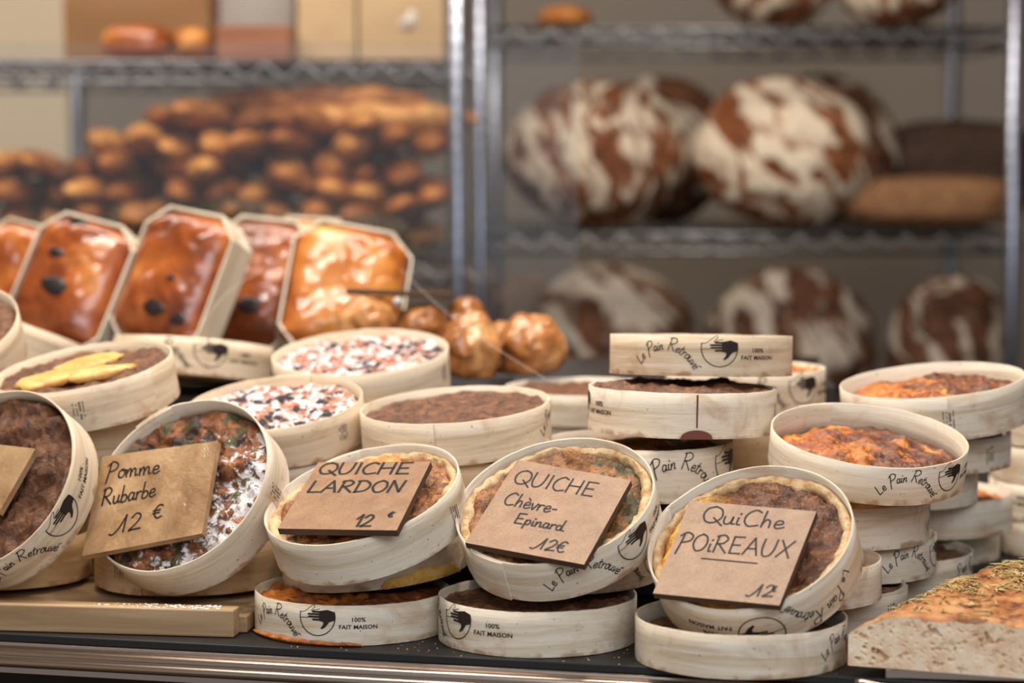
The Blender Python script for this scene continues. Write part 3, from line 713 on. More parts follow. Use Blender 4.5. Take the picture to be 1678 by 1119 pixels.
for q, (zz, px, txt) in enumerate([(.036, 1744, 'lowest veneer box of the column at the right edge'), (.071, 1738, 'second veneer box from the bottom of the column at the right edge'),
                                   (.106, 1742, 'third veneer box from the bottom of the column at the right edge'), (.142, 1750, 'topmost veneer box of the column at the right edge')]):
    pie('E%d' % q, txt, px + 14, 2.40, z=zz, r=.080, h=.035, kind='crumble', recess=.008, dome=0, rough=.003, mark=(None if q != 1 else -75), stamp=(-50 if q == 3 else None))
b = MB()
b.grid(6, 40, lambda i, j: (lambda a, f: ((.0815 + .0026 * math.sin(PI * f)) * math.cos(a), (.0815 + .0026 * math.sin(PI * f)) * math.sin(a), .0002 + f * (.0048 + .003 * noise.noise(Vector((a * 5, 2, 0)))) * math.sin(PI * j / 39) ** .4))(math.radians(-168 + 88 * j / 39), i / 5))
o = b.build('baked_overflow', M['quiche'], pies['F1'][0]); o['label'] = 'brown baked overflow round the base'
b = MB()
b.grid(6, 40, lambda i, j: (lambda a, f, e: ((.0795 + .0022 * math.sin(PI * f)) * math.cos(a), (.0795 + .0022 * math.sin(PI * f)) * math.sin(a), .0002 + f * e * (.013 + .006 * noise.noise(Vector((a * 3, 5, 0))))))(math.radians(-84 + 58 * j / 39), i / 5, math.sin(PI * j / 39) ** .4))
o = b.build('cheese_leak', M['yellow'], pies['S1'][0]); o['label'] = 'yellow leaked filling at the base'
# pear slices on the left tart
_, m1, _, _ = pies['L1']
for (lx, ly, rot, ln, wd) in ((.002, .010, .62, .036, .020), (-.026, -.026, .30, .030, .018), (.020, -.028, .10, .030, .012)):
    b = MB(); n1, n2 = 10, 20
    def fn(i, j):
        ph = PI * i / (n1 - 1); a = 2 * PI * j / n2; x = math.sin(ph) * math.cos(a); y = math.sin(ph) * math.sin(a)
        k_ = 1 + .28 * noise.noise(Vector((x * 2.2, y * 2.2, ln * 90)))
        return (x * ln * k_, y * wd * k_ * (1.15 - .3 * x), math.cos(ph) * .0055 * k_)
    b.grid(n1, n2, fn, wrap=True, flip=True)
    o = b.build('pear_slice', M['pear'], pies['L1'][0]); o['label'] = 'pale yellow pear slice'
    o.location = (lx, ly, .0385); o.rotation_euler.z = rot

# ------------------------------------------------------------------ price signs lying on the pies
def sign(name, label, key, quad, off, thick, mat, edge_mat, words, tilt_back=0.0, pen=.0011, cat_='price sign'):
    """quad: TL, TR, BR, BL pixels of the top face, put on a plane off above the rim of the pie"""
    _, m, h, r = pies[key]
    n = m.to_3x3().col[2]; o0 = m.translation + n * off
    if tilt_back:
        n = (Matrix.Rotation(math.radians(tilt_back), 3, m.to_3x3().col[0]) @ n).normalized()
    C4 = []
    for px, py in quad:
        d = ray(px, py); t = (o0 - CAM).dot(n) / d.dot(n); C4.append(CAM + d * t)
    tl, tr, br, bl = C4
    cen = sum(C4, Vector()) / 4
    mb = MB(); k = 14
    lo = [v - n * thick for v in C4]
    mw = Matrix.Translation(cen)
    root = empty(name, label, cat_, None, mw)
    def loc(v): return v - cen
    mb.add([loc(v) for v in C4] + [loc(v) for v in lo], [(3, 2, 1, 0), (4, 5, 6, 7)], flat=True)
    mb.build('board', mat, root)
    eb = MB()
    eb.add([loc(v) for v in C4] + [loc(v) for v in lo], [(0, 1, 5, 4), (1, 2, 6, 5), (2, 3, 7, 6), (3, 0, 4, 7)], flat=True)
    eb.build('board_edge', edge_mat, root)['label'] = 'darker cut edge'
    def mp(s, t):      # s right, t down, 0..1
        q = tl * (1 - s) * (1 - t) + tr * s * (1 - t) + br * s * t + bl * (1 - s) * t
        return loc(q + n * .0002)
    W = ((tr - tl).length + (br - bl).length) / 2; H = ((bl - tl).length + (br - tr).length) / 2
    for (txt, s0, t0, hh, ws, dy) in words:     # hh: cap height in metres of the board, ws: width factor, dy: rise of the baseline
        if txt == '_':
            ss = [[Vector((0, 0)), Vector((ws * W, 0))]]
        else:
            ss, _x = strokes(txt, 0, 0, hh, ws)
        ink = MB()
        for st in ss:
            ribbon(ink, st, pen * (1.0 if hh > .009 else .85), lambda x, y: mp(s0 + x / W, t0 - (y + x * dy) / H))
        ink.build('handwriting', M['ink'], root, smooth=False)
    return root
sign('price_sign', 'kraft paper covered sign reading Pomme Rubarbe, on the apple rhubarb tart', 'T0', [(168, 748), (357, 722), (331, 874), (134, 911)], .0085, .006, M['kraft'], M['kraft'],
     [('Pomme', .08, .25, .0165, .95, -.03), ('Rubarbe', .08, .52, .0165, .84, .02), ('J2', .28, .83, .0165, 1.1, .0), ('€', .55, .75, .0135, 1.1, 0)], pen=.0017)
sign('price_sign', 'brown hardboard sign reading Quiche Lardon, on the lardon quiche', 'T1', [(522, 757), (706, 756), (650, 869), (455, 866)], .0075, .0055, M['mdf'], M['mdf_edge'],
     [('QUICHE', .05, .19, .0195, 1.07, .0), ('LARDON', .06, .47, .0195, .99, .01), ('12', .63, .955, .0185, .82, .0), ('€', .87, .82, .008, .9, 0)], pen=.0027)
sign('price_sign', 'brown hardboard sign reading Quiche and goat cheese spinach words, on the spinach quiche', 'T2', [(848, 753), (1034, 787), (957, 925), (762, 889)], .0070, .0055, M['mdf'], M['mdf_edge'],
     [('QUICHE', .07, .27, .0175, 1.0, .01), ('Chèvre-', .10, .52, .0155, .92, .0), ('Epinard.', .28, .70, .0125, 1.0, .02), ('J2€', .58, .925, .013, 1.0, .02)], pen=.0017)
sign('price_sign', 'brown hardboard sign reading Quiche Poireaux with an underline, on the leek quiche', 'T3', [(1130, 820), (1338, 838), (1277, 992), (1070, 972)], .0075, .0055, M['mdf'], M['mdf_edge'],
     [('QuiChe', .15, .22, .0185, 1.05, .0), ('POiREAUX', .05, .53, .0190, .86, .015), ('_', .27, .60, .0, .44, .0), ('J2', .78, .93, .0125, 1.05, .03), ('€', .90, .87, .006, .9, 0)], pen=.0017)
sign('price_sign', 'kraft paper covered sign cut off by the left edge, on the leaning brown tart', 'TL', [(-120, 715), (58, 735), (-2, 840), (-190, 815)], .0085, .006, M['kraft'], M['kraft'], [])

# ------------------------------------------------------------------ bamboo tray
TU = Vector((math.cos(math.radians(-8)), math.sin(math.radians(-8)), 0)); TV = Vector((-TU.y, TU.x, 0))
tp = PZ(383, 1.975, .0); tp.z = CZ                 # front right lower corner
TRM = Matrix(((TU.x, TV.x, 0, tp.x), (TU.y, TV.y, 0, tp.y), (0, 0, 1, CZ + .0003), (0, 0, 0, 1)))
tray = empty('wooden_tray', 'bamboo tray with raised front bar under the tarts at the left, sugar on its edge', 'tray', None, TRM)
def tb(name, u0, u1, v0, v1, z0, z1, parent=tray):
    b = MB(); b.box(((u0 + u1) / 2, (v0 + v1) / 2, (z0 + z1) / 2), (u1 - u0, v1 - v0, z1 - z0)); return b.build(name, M['tray'], parent, bevel=.0012)
tb('front_bar', -.62, .0, 0, .020, 0, .0225)
tb('base_board', -.50, -.006, .0205, .335, 0, .0105)
tb('side_bar', -.0055, .006, .0205, .135, 0, .0140)
sg = MB(); rn = random.Random(3)
for k in range(170):
    u = -.012 - abs(rn.gauss(0, .045)); v = rn.uniform(.002, .018); rr = rn.uniform(.0004, .0013)
    sg.add([(u + rr * math.cos(a), v + rr * math.sin(a), .0227) for a in (0, 1.05, 2.1, 3.14, 4.2, 5.2)] + [(u, v, .0227 + rr * .6)], [(i, (i + 1) % 6, 6) for i in range(6)])
o = sg.build('spilled_sugar', simple('white_sugar', (238, 230, 222), .9), None)
o.matrix_world = TRM; tag(o, 'white powdered sugar spilled on the front bar of the bamboo tray', 'sugar', None, 'stuff')

# ------------------------------------------------------------------ focaccia
FA, FB, FC, FD = PZ(1389, 1.835, 0), PZ(1830, 1.765, 0), PZ(1830, 2.10, 0), PZ(1632, 2.035, 0)
fo = empty('focaccia', 'cut slab of rosemary focaccia at the lower right corner, airy crumb facing front', 'bread', None, Matrix.Translation((FA.x, FA.y, CZ + .0085)))
def ff(u, v):     # footprint, u along the cut, v to the back
    p = (FA * (1 - u) + FB * u) * (1 - v) + (FD * (1 - u) + FC * u) * v
    return Vector((p.x - FA.x, p.y - FA.y, 0))
def ftop(u, v):
    p = ff(u, v) * 60
    e = min(1, (u + .012) / .16) ** .5
    back = 1 - max(0, (v - .8) / .2) ** 2 * .45
    return (.0175 + .0215 * e + .009 * v) * back + .0030 * fbm(p * .9 + Vector((3, 1, 0)), 4) + .0035 * max(0, noise.noise(p * 1.3)) * (.3 + v)
b = MB(); nu, nv = 130, 70
b.grid(nv, nu, lambda i, j: (lambda q: (q.x, q.y, ftop(j / (nu - 1), i / (nv - 1))))(ff(j / (nu - 1), i / (nv - 1))))
b.grid(12, nv, lambda i, j: (lambda q, f: (q.x - .0022 * math.sin(PI * f), q.y, ftop(0, j / (nv - 1)) * f))(ff(0, j / (nv - 1)), i / 11))
b.grid(12, nu, lambda i, j: (lambda q, f: (q.x, q.y, ftop(j / (nu - 1), 1) * f))(ff(j / (nu - 1), 1), i / 11), flip=True)
t = NT('focaccia_crust', .5, .35); o_ = t.coord()
a = t.noise(o_, 32, 5, .6, .4); f_ = t.noise(o_, 52, 4, .6, .5)
c = t.ramp(a, [(.28, (112, 58, 28)), (.42, (160, 98, 52)), (.55, (192, 134, 82)), (.75, (214, 168, 116))])
c = t.mix(t.math('MULTIPLY', t.step(f_, .53, .63), .9), c, (96, 50, 32)); t.color(c); n1 = t.bump(a, .6, .004); t.bump(f_, .4, .002, n1)
b.build('crust', t.m, fo)
b = MB(); nz_, nuu = 56, 420
def crumb(i, j):
    f = i / (nz_ - 1); u = j / (nuu - 1); q = ff(u, 0); zt = ftop(u, 0); z = zt * f
    p = Vector((q.x, 0, z)); ed = min(1, min(f, 1 - f) * 7) * min(1, u * 30)
    wv = Vector((fbm(p * 90) * .5, 0, fbm(p * 90 + Vector((9, 0, 0))) * .5))
    def cells(sx, sz, rad, dep, off):
        d0 = noise.voronoi(Vector((q.x * sx + off, 3 + off, z * sz)) + wv)[0][0]
        t_ = max(0, min(1, (rad - d0) / .14)); return t_ * t_ * (3 - 2 * t_) * dep
    big = cells(44, 62, .30, .010, 0) * (noise.noise(Vector((q.x * 30, 5, z * 40))) > -.05)
    hole = cells(120, 170, .30, .0045, 7) + cells(260, 330, .30, .0018, 3)
    return (q.x, q.y + (hole + big) * ed - .0006, z)
b.grid(nz_, nuu, crumb)
t = NT('bread_crumb', .7, .25); o_ = t.coord()
a = t.noise(o_, 60, 4, .6)
c = t.ramp(a, [(.3, (222, 184, 146)), (.5, (240, 212, 180)), (.7, (250, 232, 208))])
sz = t.n('ShaderNodeSeparateXYZ', None, Vector=t.n('ShaderNodeTexCoord').outputs['Object'])
c = t.mix(t.math('MULTIPLY', t.step(t.noise(o_, 130, 3), .56, .7), .5), c, (178, 140, 96)); t.color(c)
t.bump(t.noise(o_, 500, 4), .35, .0012); t.b.inputs['Subsurface Weight'].default_value = .15; t.b.inputs['Subsurface Radius'].default_value = (.006, .004, .002)
o = b.build('crumb', t.m, fo); o['label'] = 'cream coloured airy crumb'
rm = MB(); rn = random.Random(11)
for k in range(1150):
    v = min(.97, max(.06, rn.gauss(.50, .24))); u = rn.uniform(.02, .98)
    if noise.noise(Vector((u * 6, v * 5, 2))) < -.12 or rn.random() > .25 + v: continue
    q = ff(u, v); z = ftop(u, v) + .0007; a = rn.uniform(0, PI); L = rn.uniform(.004, .0085)
    dx, dy = math.cos(a) * L, math.sin(a) * L
    rm.tube([(q.x - dx, q.y - dy, z + rn.uniform(-.0002, .001)), (q.x, q.y, z + .0012), (q.x + dx, q.y + dy, z + rn.uniform(-.0002, .001))], [.0004, .0009, .0004], 5, False)
t = NT('dried_rosemary', .7, .2); rr = t.noise(t.coord(), 90, 2)
t.color(t.ramp(rr, [(.3, (140, 116, 70)), (.5, (184, 158, 104)), (.7, (216, 194, 142))]))
o = rm.build('rosemary', t.m, fo); o['kind'] = 'stuff'; o['label'] = 'dried greenish rosemary needles'
bd = MB(); bd.box((.24, .040, -.0042), (.46, .12, .0080))
o = bd.build('serving_board', M['steel'], None, bevel=.001); o.location = (FA.x, FA.y, CZ); o.location.z = CZ + .0083
o.rotation_euler.z = math.radians(-8); o.location.x += .02; o.location.y += .012
tag(o, 'thin flat metal tray under the rosemary focaccia', 'tray')
kn = MB(); k0 = PZ(1402, 1.80, .003); k1 = PZ(1600, 1.755, .003)
kn.tube([k0, k0.lerp(k1, .05), k0.lerp(k1, .2), k1], [.0022, .0030, .0016, .0016], 10)
o = kn.build('tong_handle', M['steel'], None); tag(o, 'thin metal utensil handle lying before the focaccia', 'tongs')

# ------------------------------------------------------------------ brioches in thin wood moulds, standing on the upper step
def brioche(label, cx, cy, d, wd, ln, roll, yaw, back, mat, berries, dep=.042, seed=1):
    c = P(cx, cy, d)
    n = Matrix.Rotation(math.radians(yaw), 3, 'Z') @ Matrix.Rotation(math.radians(-back), 3, 'X') @ Vector((0, -1, 0))
    # local z = out of the open face, local y = up the mould, local x = right
    up = (Vector((0, 0, 1)) - n * n.z).normalized(); x = up.cross(n).normalized()
    rr = Matrix.Rotation(math.radians(-roll), 3, n); up = rr @ up; x = rr @ x
    m = Matrix(((x.x, up.x, n.x, c.x), (x.y, up.y, n.y, c.y), (x.z, up.z, n.z, c.z), (0, 0, 0, 1)))
    root = empty('moulded_brioche', label, 'brioche', 'brioches in wooden moulds', m)
    ch = wd * .20; W, H = wd / 2, ln / 2
    oct_ = [(-W + ch, -H), (W - ch, -H), (W, -H + ch), (W, H - ch), (W - ch, H), (-W + ch, H), (-W, H - ch), (-W, -H + ch)]
    b = MB(); th = .0022
    rings = []
    for (s_, z_) in ((1, -dep), (1, 0), (1 - 2 * th / wd, 0), (1 - 2 * th / wd, -dep + .003)):
        rings.append([(px * s_, py * s_, z_) for px, py in oct_])
    vs_ = [v for r_ in rings for v in r_]; fs = []
    for i in range(3):
        for j in range(8): fs.append((i * 8 + j, i * 8 + (j + 1) % 8, (i + 1) * 8 + (j + 1) % 8, (i + 1) * 8 + j))
    fs += [tuple(range(8))[::-1], tuple(24 + j for j in range(8))]
    b.add(vs_, fs, flat=True); b.build('wooden_mould', M['mouldwood'], root)
    g = MB(); n1, n2 = 64, 48; sd = Vector((seed * 3.3, seed * 1.9, 0))
    Wi, Hi = W * .955, H * .965
    def srf(u, v):     # u, v in -1..1 on a chamfered rectangle, bulging out
        lim = 1 - max(0, abs(v) - .78) / .22 * .38; x_ = u * lim * Wi; y_ = v * Hi
        rr_ = max(abs(u), abs(v)); edge = (1 - abs(u) ** 3.2) ** .5 * (1 - abs(v) ** 4.5) ** .5
        z_ = -.012 + .030 * edge +   .0040 * fbm(Vector((x_, y_, 0)) * 20 + sd, 3) * edge
        return (x_, y_, z_)
    g.grid(n1, n2, lambda i, j: srf(-1 + 2 * j / (n2 - 1), -1 + 2 * i / (n1 - 1)))
    g.build('brioche', mat, root)
    for (bx, by, br) in berries:
        q = srf(bx, by); bb = MB(); e = seed + bx
        bb.grid(8, 16, lambda i, j: (math.sin(PI * i / 7) * math.cos(2 * PI * j / 16) * br * 1.15 * (1 + .45 * noise.noise(Vector((math.cos(2 * PI * j / 16) * 1.5, e * 3, math.sin(2 * PI * j / 16) * 1.5)))),
                                     math.sin(PI * i / 7) * math.sin(2 * PI * j / 16) * br * .78, math.cos(PI * i / 7) * br * .13), wrap=True, flip=True)
        o = bb.build('prune', M['berry'], root); o.location = (q[0], q[1], q[2] + br * .02); o['label'] = 'dark prune half'
    return root
brioche('glazed brioche at far left, second from the left, one round prune below its middle', 112, 462, 2.645, .122, .155, 13, -16, 24, M['brioche'], [(-.05, -.16, .0135), (-.28, .32, .008), (-.2, .86, .010)], seed=1)
brioche('dark glazed brioche partly cut off by the left edge, overlapped by its neighbour', 18, 468, 2.725, .120, .155, 13, -16, 24, M['brioche'], [], seed=2)
brioche('glazed brioche in the middle of the row with two prunes at its bottom', 280, 455, 2.61, .120, .160, 9, -26, 24, M['brioche'], [(.08, -.50, .0125), (.62, -.58, .010), (.25, -.06, .005)], seed=3)
brioche('narrow seen glazed brioche, prune near its base, right of the middle one', 418, 462, 2.72, .108, .158, 6, -10, 24, M['brioche'], [(.12, -.45, .0125)], seed=4)
brioche('golden scored brioche at the right end of the row, no prunes', 567, 476, 2.655, .134, .160, 12, 10, 26, M['brioche_gold'], [], seed=5)
brioche('brioche hidden behind the right two, only its golden top corner showing', 505, 446, 2.80, .100, .135, 4, 0, 20, M['brioche_gold'], [], seed=6)

# ------------------------------------------------------------------ puff pastries and the board on them
def puff(label, cx, cy, d, rx, ry, rz, seed, ang):
    c = P(cx, cy, d); b = MB(); n1, n2 = 40, 64; sd = Vector((seed * 4.1, 0, seed))
    def fn(i, j):
        ph = PI * i / (n1 - 1); a = 2 * PI * j / n2
        p = Vector((math.sin(ph) * math.cos(a), math.sin(ph) * math.sin(a), math.cos(ph)))
        sp = math.sin(3 * math.atan2(p.z, p.x) + 9 * (p.x ** 2 + p.z ** 2) ** .5 + ang)
        k = 1 + .05 * sp * (p.y < .3) + .16 * noise.noise(p * 1.6 + sd) + .05 * fbm(p * 5 + sd, 3)
        return (p.x * rx * k, p.y * ry * k, max(p.z * rz * k, -rz * .8))
    b.grid(n1, n2, fn, wrap=True, flip=True)
    o = b.build('puff_pastry', M['puff'], None); o.location = c; tag(o, label, 'pastry', 'puff pastries behind the tarts'); return o
puff('rightmost round puff pastry, standing apart at the end of the row', 872, 568, 2.50, .034, .036, .034, 1, 0)
puff('large coiled puff pastry in front, just right of the sugared tart', 772, 572, 2.47, .032, .036, .036, 2, 1.5)
puff('slim puff pastry squeezed between the two large coiled ones', 822, 572, 2.585, .020, .030, .031, 6, 2.4)
puff('puff pastry peeking up behind the coiled one, right of the dark board', 764, 528, 2.58, .025, .030, .026, 3, .7)
puff('puff pastry under the right end of the dark board', 692, 540, 2.54, .030, .034, .030, 4, 2.2)
puff('puff pastry under the left end of the dark board, before the golden brioche', 604, 532, 2.52, .030, .032, .032, 5, 3.0)
sb = MB(); A_, B_ = P(567, 482, 2.52), P(741, 489, 2.52)
sb.box((0, 0, 0), ((B_ - A_).length, .10, .0058)); o = sb.build('price_board', M['mdf_edge'], None, bevel=.001)
o.location = (A_ + B_) / 2 + Vector((0, .045, .0)); o.rotation_euler = (math.radians(-4), math.atan2(A_.z - B_.z, B_.x - A_.x), 0)
tag(o, 'dark flat board seen edge on, lying on the puff pastries', 'price sign')
pn = MB(); pc = P(652, 493, 2.515)
pn.grid(8, 12, lambda i, j: (pc.x + .006 * math.sin(PI * i / 7) * math.cos(2 * PI * j / 12), pc.y + .006 * math.sin(PI * i / 7) * math.sin(2 * PI * j / 12), pc.z - .001 + .0052 * math.cos(PI * i / 7)), wrap=True, flip=True)
o = pn.build('pale_bead', simple('pale_grey', (178, 172, 168), .4), None); tag(o, 'small pale round bead under the dark board', 'bead')

# ------------------------------------------------------------------ glass guard behind the counter
GX1 = PZ(947, 2.87, .3).x
gb = MB(); z0, z1 = CZ + .0, CZ + .520
gb.box(((-1.1 + GX1) / 2, 2.87, (z0 + z1) / 2), (GX1 + 1.1, .006, z1 - z0))
o = gb.build('glass_guard', M['glass'], None); tag(o, 'clear upright glass pane behind the brioches, ending at the right rack', 'glass screen')
sup = MB(); sup.box(((-1.1 + GX1) / 2, 2.87, CZ - .453), (GX1 + 1.1, .05, .892))
o = sup.build('low_partition', M['cabinet'], None); tag(o, 'dark low partition that carries the glass pane', 'partition')

# ------------------------------------------------------------------ wire racks
def rack(label, x0, x1, y0, y1, shelves, top, posts, pitch=.053, bracket=True):
    root = empty('wire_rack', label, 'rack', None, Matrix.Translation((0, 0, 0)))
    for (px, py) in posts:
        b = MB(); b.tube([(px, py, .002), (px, py, top)], .0125, 16)
        for z in range(int(top / .025)):
            b.tube([(px, py, z * .025 + .01), (px, py, z * .025 + .013)], .0132, 12, False)
        b.build('post', M['chrome'], root)
    for z in shelves:
        b = MB()
        for y in (y0, y1):
            b.tube([(x0, y, z), (x1, y, z)], .0035, 8); b.tube([(x0, y, z - .028), (x1, y, z - .028)], .0035, 8)
            n = int((x1 - x0) / pitch); pts = []
            for k in range(n + 1):
                xx = x0 + (x1 - x0) * k / n
                pts += [(xx, y - .002, z - .002), (xx + pitch * .55, y - .002, z - .026)]
            b.tube([p for p in pts if p[0] <= x1 + .03], .0036, 6, False)
        for x in (x0, x1):
            b.tube([(x, y0, z), (x, y1, z)], .0035, 8); b.tube([(x, y0, z - .028), (x, y1, z - .028)], .0035, 8)
        k = int((x1 - x0) / .026)
        for i in range(1, k):
            xx = x0 + (x1 - x0) * i / k; b.tube([(xx, y0, z + .003), (xx, y1, z + .003)], .0020, 6, False)
        for yy in (y0 + (y1 - y0) * .33, y0 + (y1 - y0) * .66): b.tube([(x0, yy, z - .002), (x1, yy, z - .002)], .003, 6, False)
        b.build('wire_shelf', M['darkchrome'], root)
    return root
RY0, RY1 = 3.70, 4.22
rx0, rx1 = PZ(786, RY0, .2).x, PZ(1658, RY0, .2).x
SH2 = CZ + .262; SHT = CZ + .575; SHB = SH2 - .315
rack('tall chromed wire rack at the right holding the big floured loaves', rx0, rx1, RY0, RY1, [SHB, SH2, SHT, SHB - .35], 2.05, [(rx0, RY0), (rx1, RY0), (rx0 + .02, RY1), (rx1, RY1)])
LY0, LY1 = 3.42, 3.98
lx1 = PZ(750, LY0, .2).x; lx0 = lx1 - 1.30
SL = CZ + .515; SLB = CZ + .232
rack('chromed wire rack at the left holding the heap of baguettes and paper bags', lx0, lx1, LY0, LY1, [SL, SLB], 2.05, [(lx1, LY0), (lx0, LY0), (PZ(130, LY1, .3).x, LY1), (lx1 - .02, LY1)])

# ------------------------------------------------------------------ loaves on the right rack
def ellip_mesh(rx, ry, rz, seed, n1=40, n2=64, bump=.05, boxy=1.0):
    b = MB(); sd = Vector((seed * 2.1, seed, 0))
    def sg(v): return math.copysign(abs(v) ** boxy, v)
    def fn(i, j):
        ph = PI * i / (n1 - 1); a = 2 * PI * j / n2
        p = Vector((sg(math.sin(ph) * math.cos(a)), sg(math.sin(ph) * math.sin(a)), sg(math.cos(ph))))
        k = 1 + bump * noise.noise(p * 1.5 + sd) + bump * .4 * noise.noise(p * 4 + sd)
        return (p.x * rx * k, p.y * ry * k, p.z * rz * k)
    b.grid(n1, n2, fn, wrap=True, flip=True); return b
def loaf(name, label, cx, cy, d, rx, ry, rz, mat, seed, rot=(0, 0, 0), group=None, cat_='bread', boxy=1.0, bump=.05, rest=None):
    o = ellip_mesh(rx, ry, rz, seed, bump=bump, boxy=boxy).build(name, mat, None)
    o.location = P(cx, cy, d); o.rotation_euler = [math.radians(a) for a in rot]
    if rest is not None:
        bpy.context.view_layer.update()
        o.location.z += rest - min((o.matrix_world @ v.co).z for v in o.data.vertices)
    tag(o, label, cat_, group); return o
g_ = 'large floured country loaves on the rack'
loaf('country_loaf', 'big floured round loaf at left on the middle rack shelf, upright flour stripes', 978, 255, 3.82, .146, .085, .116, M['miche'], 1, (-10, 0, 4), g_, rest=SH2 + .006)
loaf('country_loaf', 'big floured round loaf at right on the middle rack shelf, slanting flour stripes', 1285, 252, 3.82, .146, .085, .117, M['miche2'], 2, (-8, 4, -4), g_, rest=SH2 + .006)
loaf('country_loaf', 'darker floured loaf leaning behind the left big loaf on the middle shelf', 1085, 250, 4.02, .120, .080, .122, M['miche3'], 3, (-10, 0, 0), g_, rest=SH2 + .006)
loaf('country_loaf', 'dark loaf behind the right big loaf on the middle shelf, greyish flour', 1352, 245, 4.02, .125, .080, .125, M['miche3'], 4, (-10, 0, 0), g_, rest=SH2 + .006)
loaf('country_loaf', 'floured loaf at left on the lower rack shelf, behind the puff pastries', 1000, 560, 3.85, .142, .085, .130, M['miche3'], 5, (-10, -10, 4), g_, rest=SHB + .006)
loaf('country_loaf', 'floured loaf in the middle of the lower rack shelf, above the middle stack', 1296, 565, 3.85, .136, .085, .128, M['miche3'], 6, (-10, 8, -4), g_, rest=SHB + .006)
loaf('country_loaf', 'floured loaf at right on the lower rack shelf, above the rear right quiche', 1560, 570, 3.85, .104, .085, .122, M['miche3'], 7, (-10, 10, 4), g_, rest=SHB + .006)
loaf('country_loaf', 'floured loaf at left on the top rack shelf, cut off by the upper edge', 1262, -40, 3.86, .105, .09, .085, M['miche'], 8, (0, 20, 0), g_, rest=SHT + .006)
loaf('country_loaf', 'floured loaf at right on the top rack shelf, cut off by the upper edge', 1478, -40, 3.86, .105, .09, .085, M['miche'], 9, (0, -25, 0), g_, rest=SHT + .006)
loaf('seeded_loaf', 'long light brown seeded loaf lying at right on the middle rack shelf', 1525, 330, 3.84, .150, .07, .040, M['seedloaf'], 10, (0, 0, 0), None, boxy=.7, bump=.03, rest=SH2 + .006)
loaf('rye_loaf', 'nearly black rye loaf lying behind the light brown seeded loaf', 1570, 250, 4.06, .130, .06, .085, M['rye'], 11, (0, 0, 0), None, boxy=.6, bump=.03, rest=SH2 + .006)
loaf('small_loaf', 'small reddish loaf at the left end of the top rack shelf', 925, 42, 3.95, .045, .06, .022, M['baguette'], 12, (0, 0, 10), None, rest=SHT + .006)

# ------------------------------------------------------------------ heap of baguettes on the left rack
bm_ = []
for q in range(4):
    b = MB(); n1, n2 = 30, 20; L = .34
    def fn(i, j):
        f = i / (n1 - 1); a = 2 * PI * j / n2; y = (f - .5) * L
        e = max(0, 1 - abs(2 * f - 1) ** 3.2) ** .5
        k = e * (1 + .10 * noise.noise(Vector((math.cos(a), y * 14, math.sin(a) + q * 5))) + .10 * math.sin(y * 75 + a) * (math.sin(a) > .2))
        return (math.cos(a) * .0315 * k, y, math.sin(a) * .0225 * k)
    b.grid(n1, n2, fn, wrap=True); bm_.append(b.mesh('baguette', M['baguette']))
rn = random.Random(5)
def topline(px):
    pts = [(-200, 330), (0, 262), (60, 245), (150, 208), (270, 170), (420, 172), (520, 172), (620, 176), (700, 215), (760, 235)]
    for (a, ya), (b2, yb) in zip(pts, pts[1:]):
        if a <= px <= b2: return ya + (yb - ya) * (px - a) / (b2 - a)
    return 400
LB = 'golden brown baguette lying end on in the heap behind the glass'
rows = 0
for row in range(9):
    x = lx0 + .04 + (.029 if row % 2 else 0)
    while x < lx1 - .035:
        z = SLB + .011 + .0215 + row * .0335
        d = LY0 + .17
        px = 839 + x / (d - .16) * FPX
        y_top = 559.5 + (CAM.z - z - .0225 - (d - .16) * math.sin(PITCH)) / (d - .16) * FPX
        if px > -120 and y_top > topline(px) - 14:
            o = link_mesh('baguette', rn.choice(bm_)); s_ = rn.uniform(.80, 1.04)
            o.location = (x + rn.uniform(-.010, .010), d + rn.uniform(-.06, .03), z + rn.uniform(-.004, .006) * (row > 0))
            o.rotation_euler = (math.radians(rn.uniform(-4, 4) * (row > 0)), rn.uniform(-.6, .6), math.radians(rn.uniform(-10, 10)))
            o.scale = (s_, rn.uniform(.9, 1.05), s_ * rn.uniform(.92, 1.05))
            tag(o, LB, 'baguette', 'baguettes in the heap behind the glass'); rows += 1
        x += .0575
for (px, py, d, a, txt) in ((520, 168, 3.58, 84, 'long pale baguette lying crosswise on top of the heap, under the paper bags'), (600, 196, 3.53, 80, 'baguette lying crosswise at the right top of the heap')):
    o = link_mesh('baguette', bm_[1]); o.location = P(px, py, d); o.rotation_euler = (0, math.radians(8 if a == 80 else 0), math.radians(a))
    tag(o, txt, 'baguette', 'baguettes in the heap behind the glass')
print('baguettes', rows)

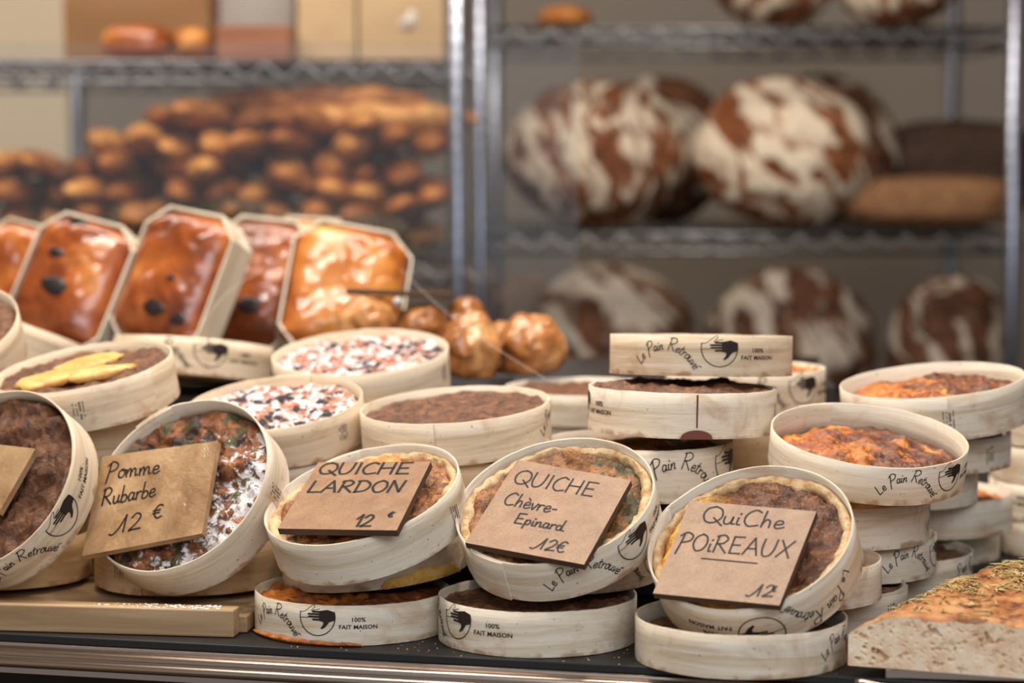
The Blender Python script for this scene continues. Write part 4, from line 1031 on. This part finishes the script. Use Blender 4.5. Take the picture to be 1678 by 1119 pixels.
# ------------------------------------------------------------------ bags and boxes on the upper left shelf
def carton(name, label, px0, px1, d, ht, dep, mat, cat_, rz=0, fold=False):
    a, c = PZ(px0, d, .5), PZ(px1, d, .5); W = c.x - a.x
    b = MB()
    if fold:
        n1, n2 = 24, 12
        def fn(i, j):
            prof = [(-1, -1), (0, -1.02), (1, -1), (1.03, 0), (1, 1), (0, 1.02), (-1, 1), (-1.03, 0)]
            u, v = prof[j % 8]; f = i / (n1 - 1); k = 1 - .25 * max(0, f - .7) / .3
            q = .012 * noise.noise(Vector((u * 2, v * 2, f * 5 + px0)))
            return (u * W / 2 * (1 + q), v * dep / 2 * k * (1 + q * 4), f * ht)
        b.grid(n1, 8, fn, wrap=True)
        b.add([fn(n1 - 1, j) for j in range(8)], [tuple(range(8))]); b.add([fn(0, j) for j in range(8)], [tuple(range(8))[::-1]])
    else:
        b.box((0, 0, ht / 2), (W, dep, ht))
    o = b.build(name, mat, None, smooth=False, bevel=.004 if not fold else None); o.location = ((a.x + c.x) / 2, d + dep / 2 * (not fold) + (.08 if fold else 0), SL + .0055); o.rotation_euler.z = rz
    tag(o, label, cat_); return o
carton('paper_bag', 'dark brown paper bag at the left end of the upper shelf', 108, 345, 3.62, .25, .14, M['darkbag'], 'bag', fold=True)
carton('paper_bag', 'tall tan kraft bag left of its twin on the upper shelf', 488, 583, 3.60, .26, .12, M['bag'], 'bag', fold=True)
carton('paper_bag', 'wide tan kraft bag with a white spot at the right end of the upper shelf', 588, 728, 3.60, .26, .12, M['bag'], 'bag', fold=True)
carton('wooden_crate', 'red brown box in the middle of the upper shelf, left of the kraft bags', 356, 478, 3.52, .052, .18, M['crate'], 'box')
carton('storage_box', 'pale grey box standing behind the red brown box on the upper shelf', 345, 485, 3.76, .22, .12, simple('pale_card', (176, 168, 160), .8), 'box')
loaf('orange_loaf', 'small orange crusted loaf before the dark paper bag on the upper shelf', 226, 66, 3.50, .052, .05, .026, M['brioche'], 14, (0, 0, 0), None, boxy=.75, rest=SL + .0055)
loaf('brown_loaf', 'small brown loaf beside the orange crusted one on the upper shelf', 316, 70, 3.52, .028, .05, .024, M['baguette'], 15, (0, 0, 0), None, boxy=.8, rest=SL + .0055)
BAG = bpy.data.objects['paper_bag.002']; sp = MB(); q0 = P(668, 32, 3.60) - BAG.location; q0.y = -.074
sp.add([(q0.x + .014 * math.cos(a), q0.y + .012, q0.z + .016 * math.sin(a)) for a in [2 * PI * k / 20 for k in range(20)]] +
       [(q0.x + .014 * math.cos(a), q0.y + .015, q0.z + .016 * math.sin(a)) for a in [2 * PI * k / 20 for k in range(20)]],
       [tuple(range(20))] + [(k, 20 + k, 20 + (k + 1) % 20, (k + 1) % 20) for k in range(20)])
sp.build('round_label', simple('white_label', (216, 206, 196), .6), BAG)['label'] = 'white round spot on the bag'

# ------------------------------------------------------------------ fine threads and crumbs
def thread(label, pts):
    b = MB(); q = [P(*p) for p in pts]; q = [v for v in cat(q, 8)]
    b.tube(q, .0002, 5); o = b.build('fine_thread', M['thread'], None); tag(o, label, 'thread')
thread('fine pale thread hanging from the golden brioche past the puff pastries', [(655, 440, 2.56), (720, 502, 2.45), (800, 562, 2.40), (905, 628, 2.32)])
thread('fine pale thread curling in front of the middle brioche', [(298, 550, 2.40), (330, 538, 2.41), (342, 515, 2.42), (385, 470, 2.46), (470, 420, 2.52)])
cb = MB(); rn = random.Random(21)
for k in range(130):
    u = rn.uniform(-.12, .42); v = rn.uniform(.006, .05) if rn.random() < .7 else rn.uniform(.05, .1)
    p = E(u, v, 0); rr = rn.uniform(.0004, .0011)
    if any((p.xy - pies[k_][0].location.xy).length < pies[k_][3] + .003 for k_ in ('F1', 'F2', 'F3', 'R5')) or (p.x > FA.x - .005): continue
    cb.add([(p.x + rr * math.cos(a), p.y + rr * math.sin(a), CZ + .0001) for a in (0, 1.2, 2.5, 3.8, 5)] + [(p.x, p.y, CZ + rr)], [(i, (i + 1) % 5, 5) for i in range(5)])
o = cb.build('crumbs', M['crust'], None); tag(o, 'pale crumbs scattered on the black counter mat', 'crumbs', None, 'stuff')
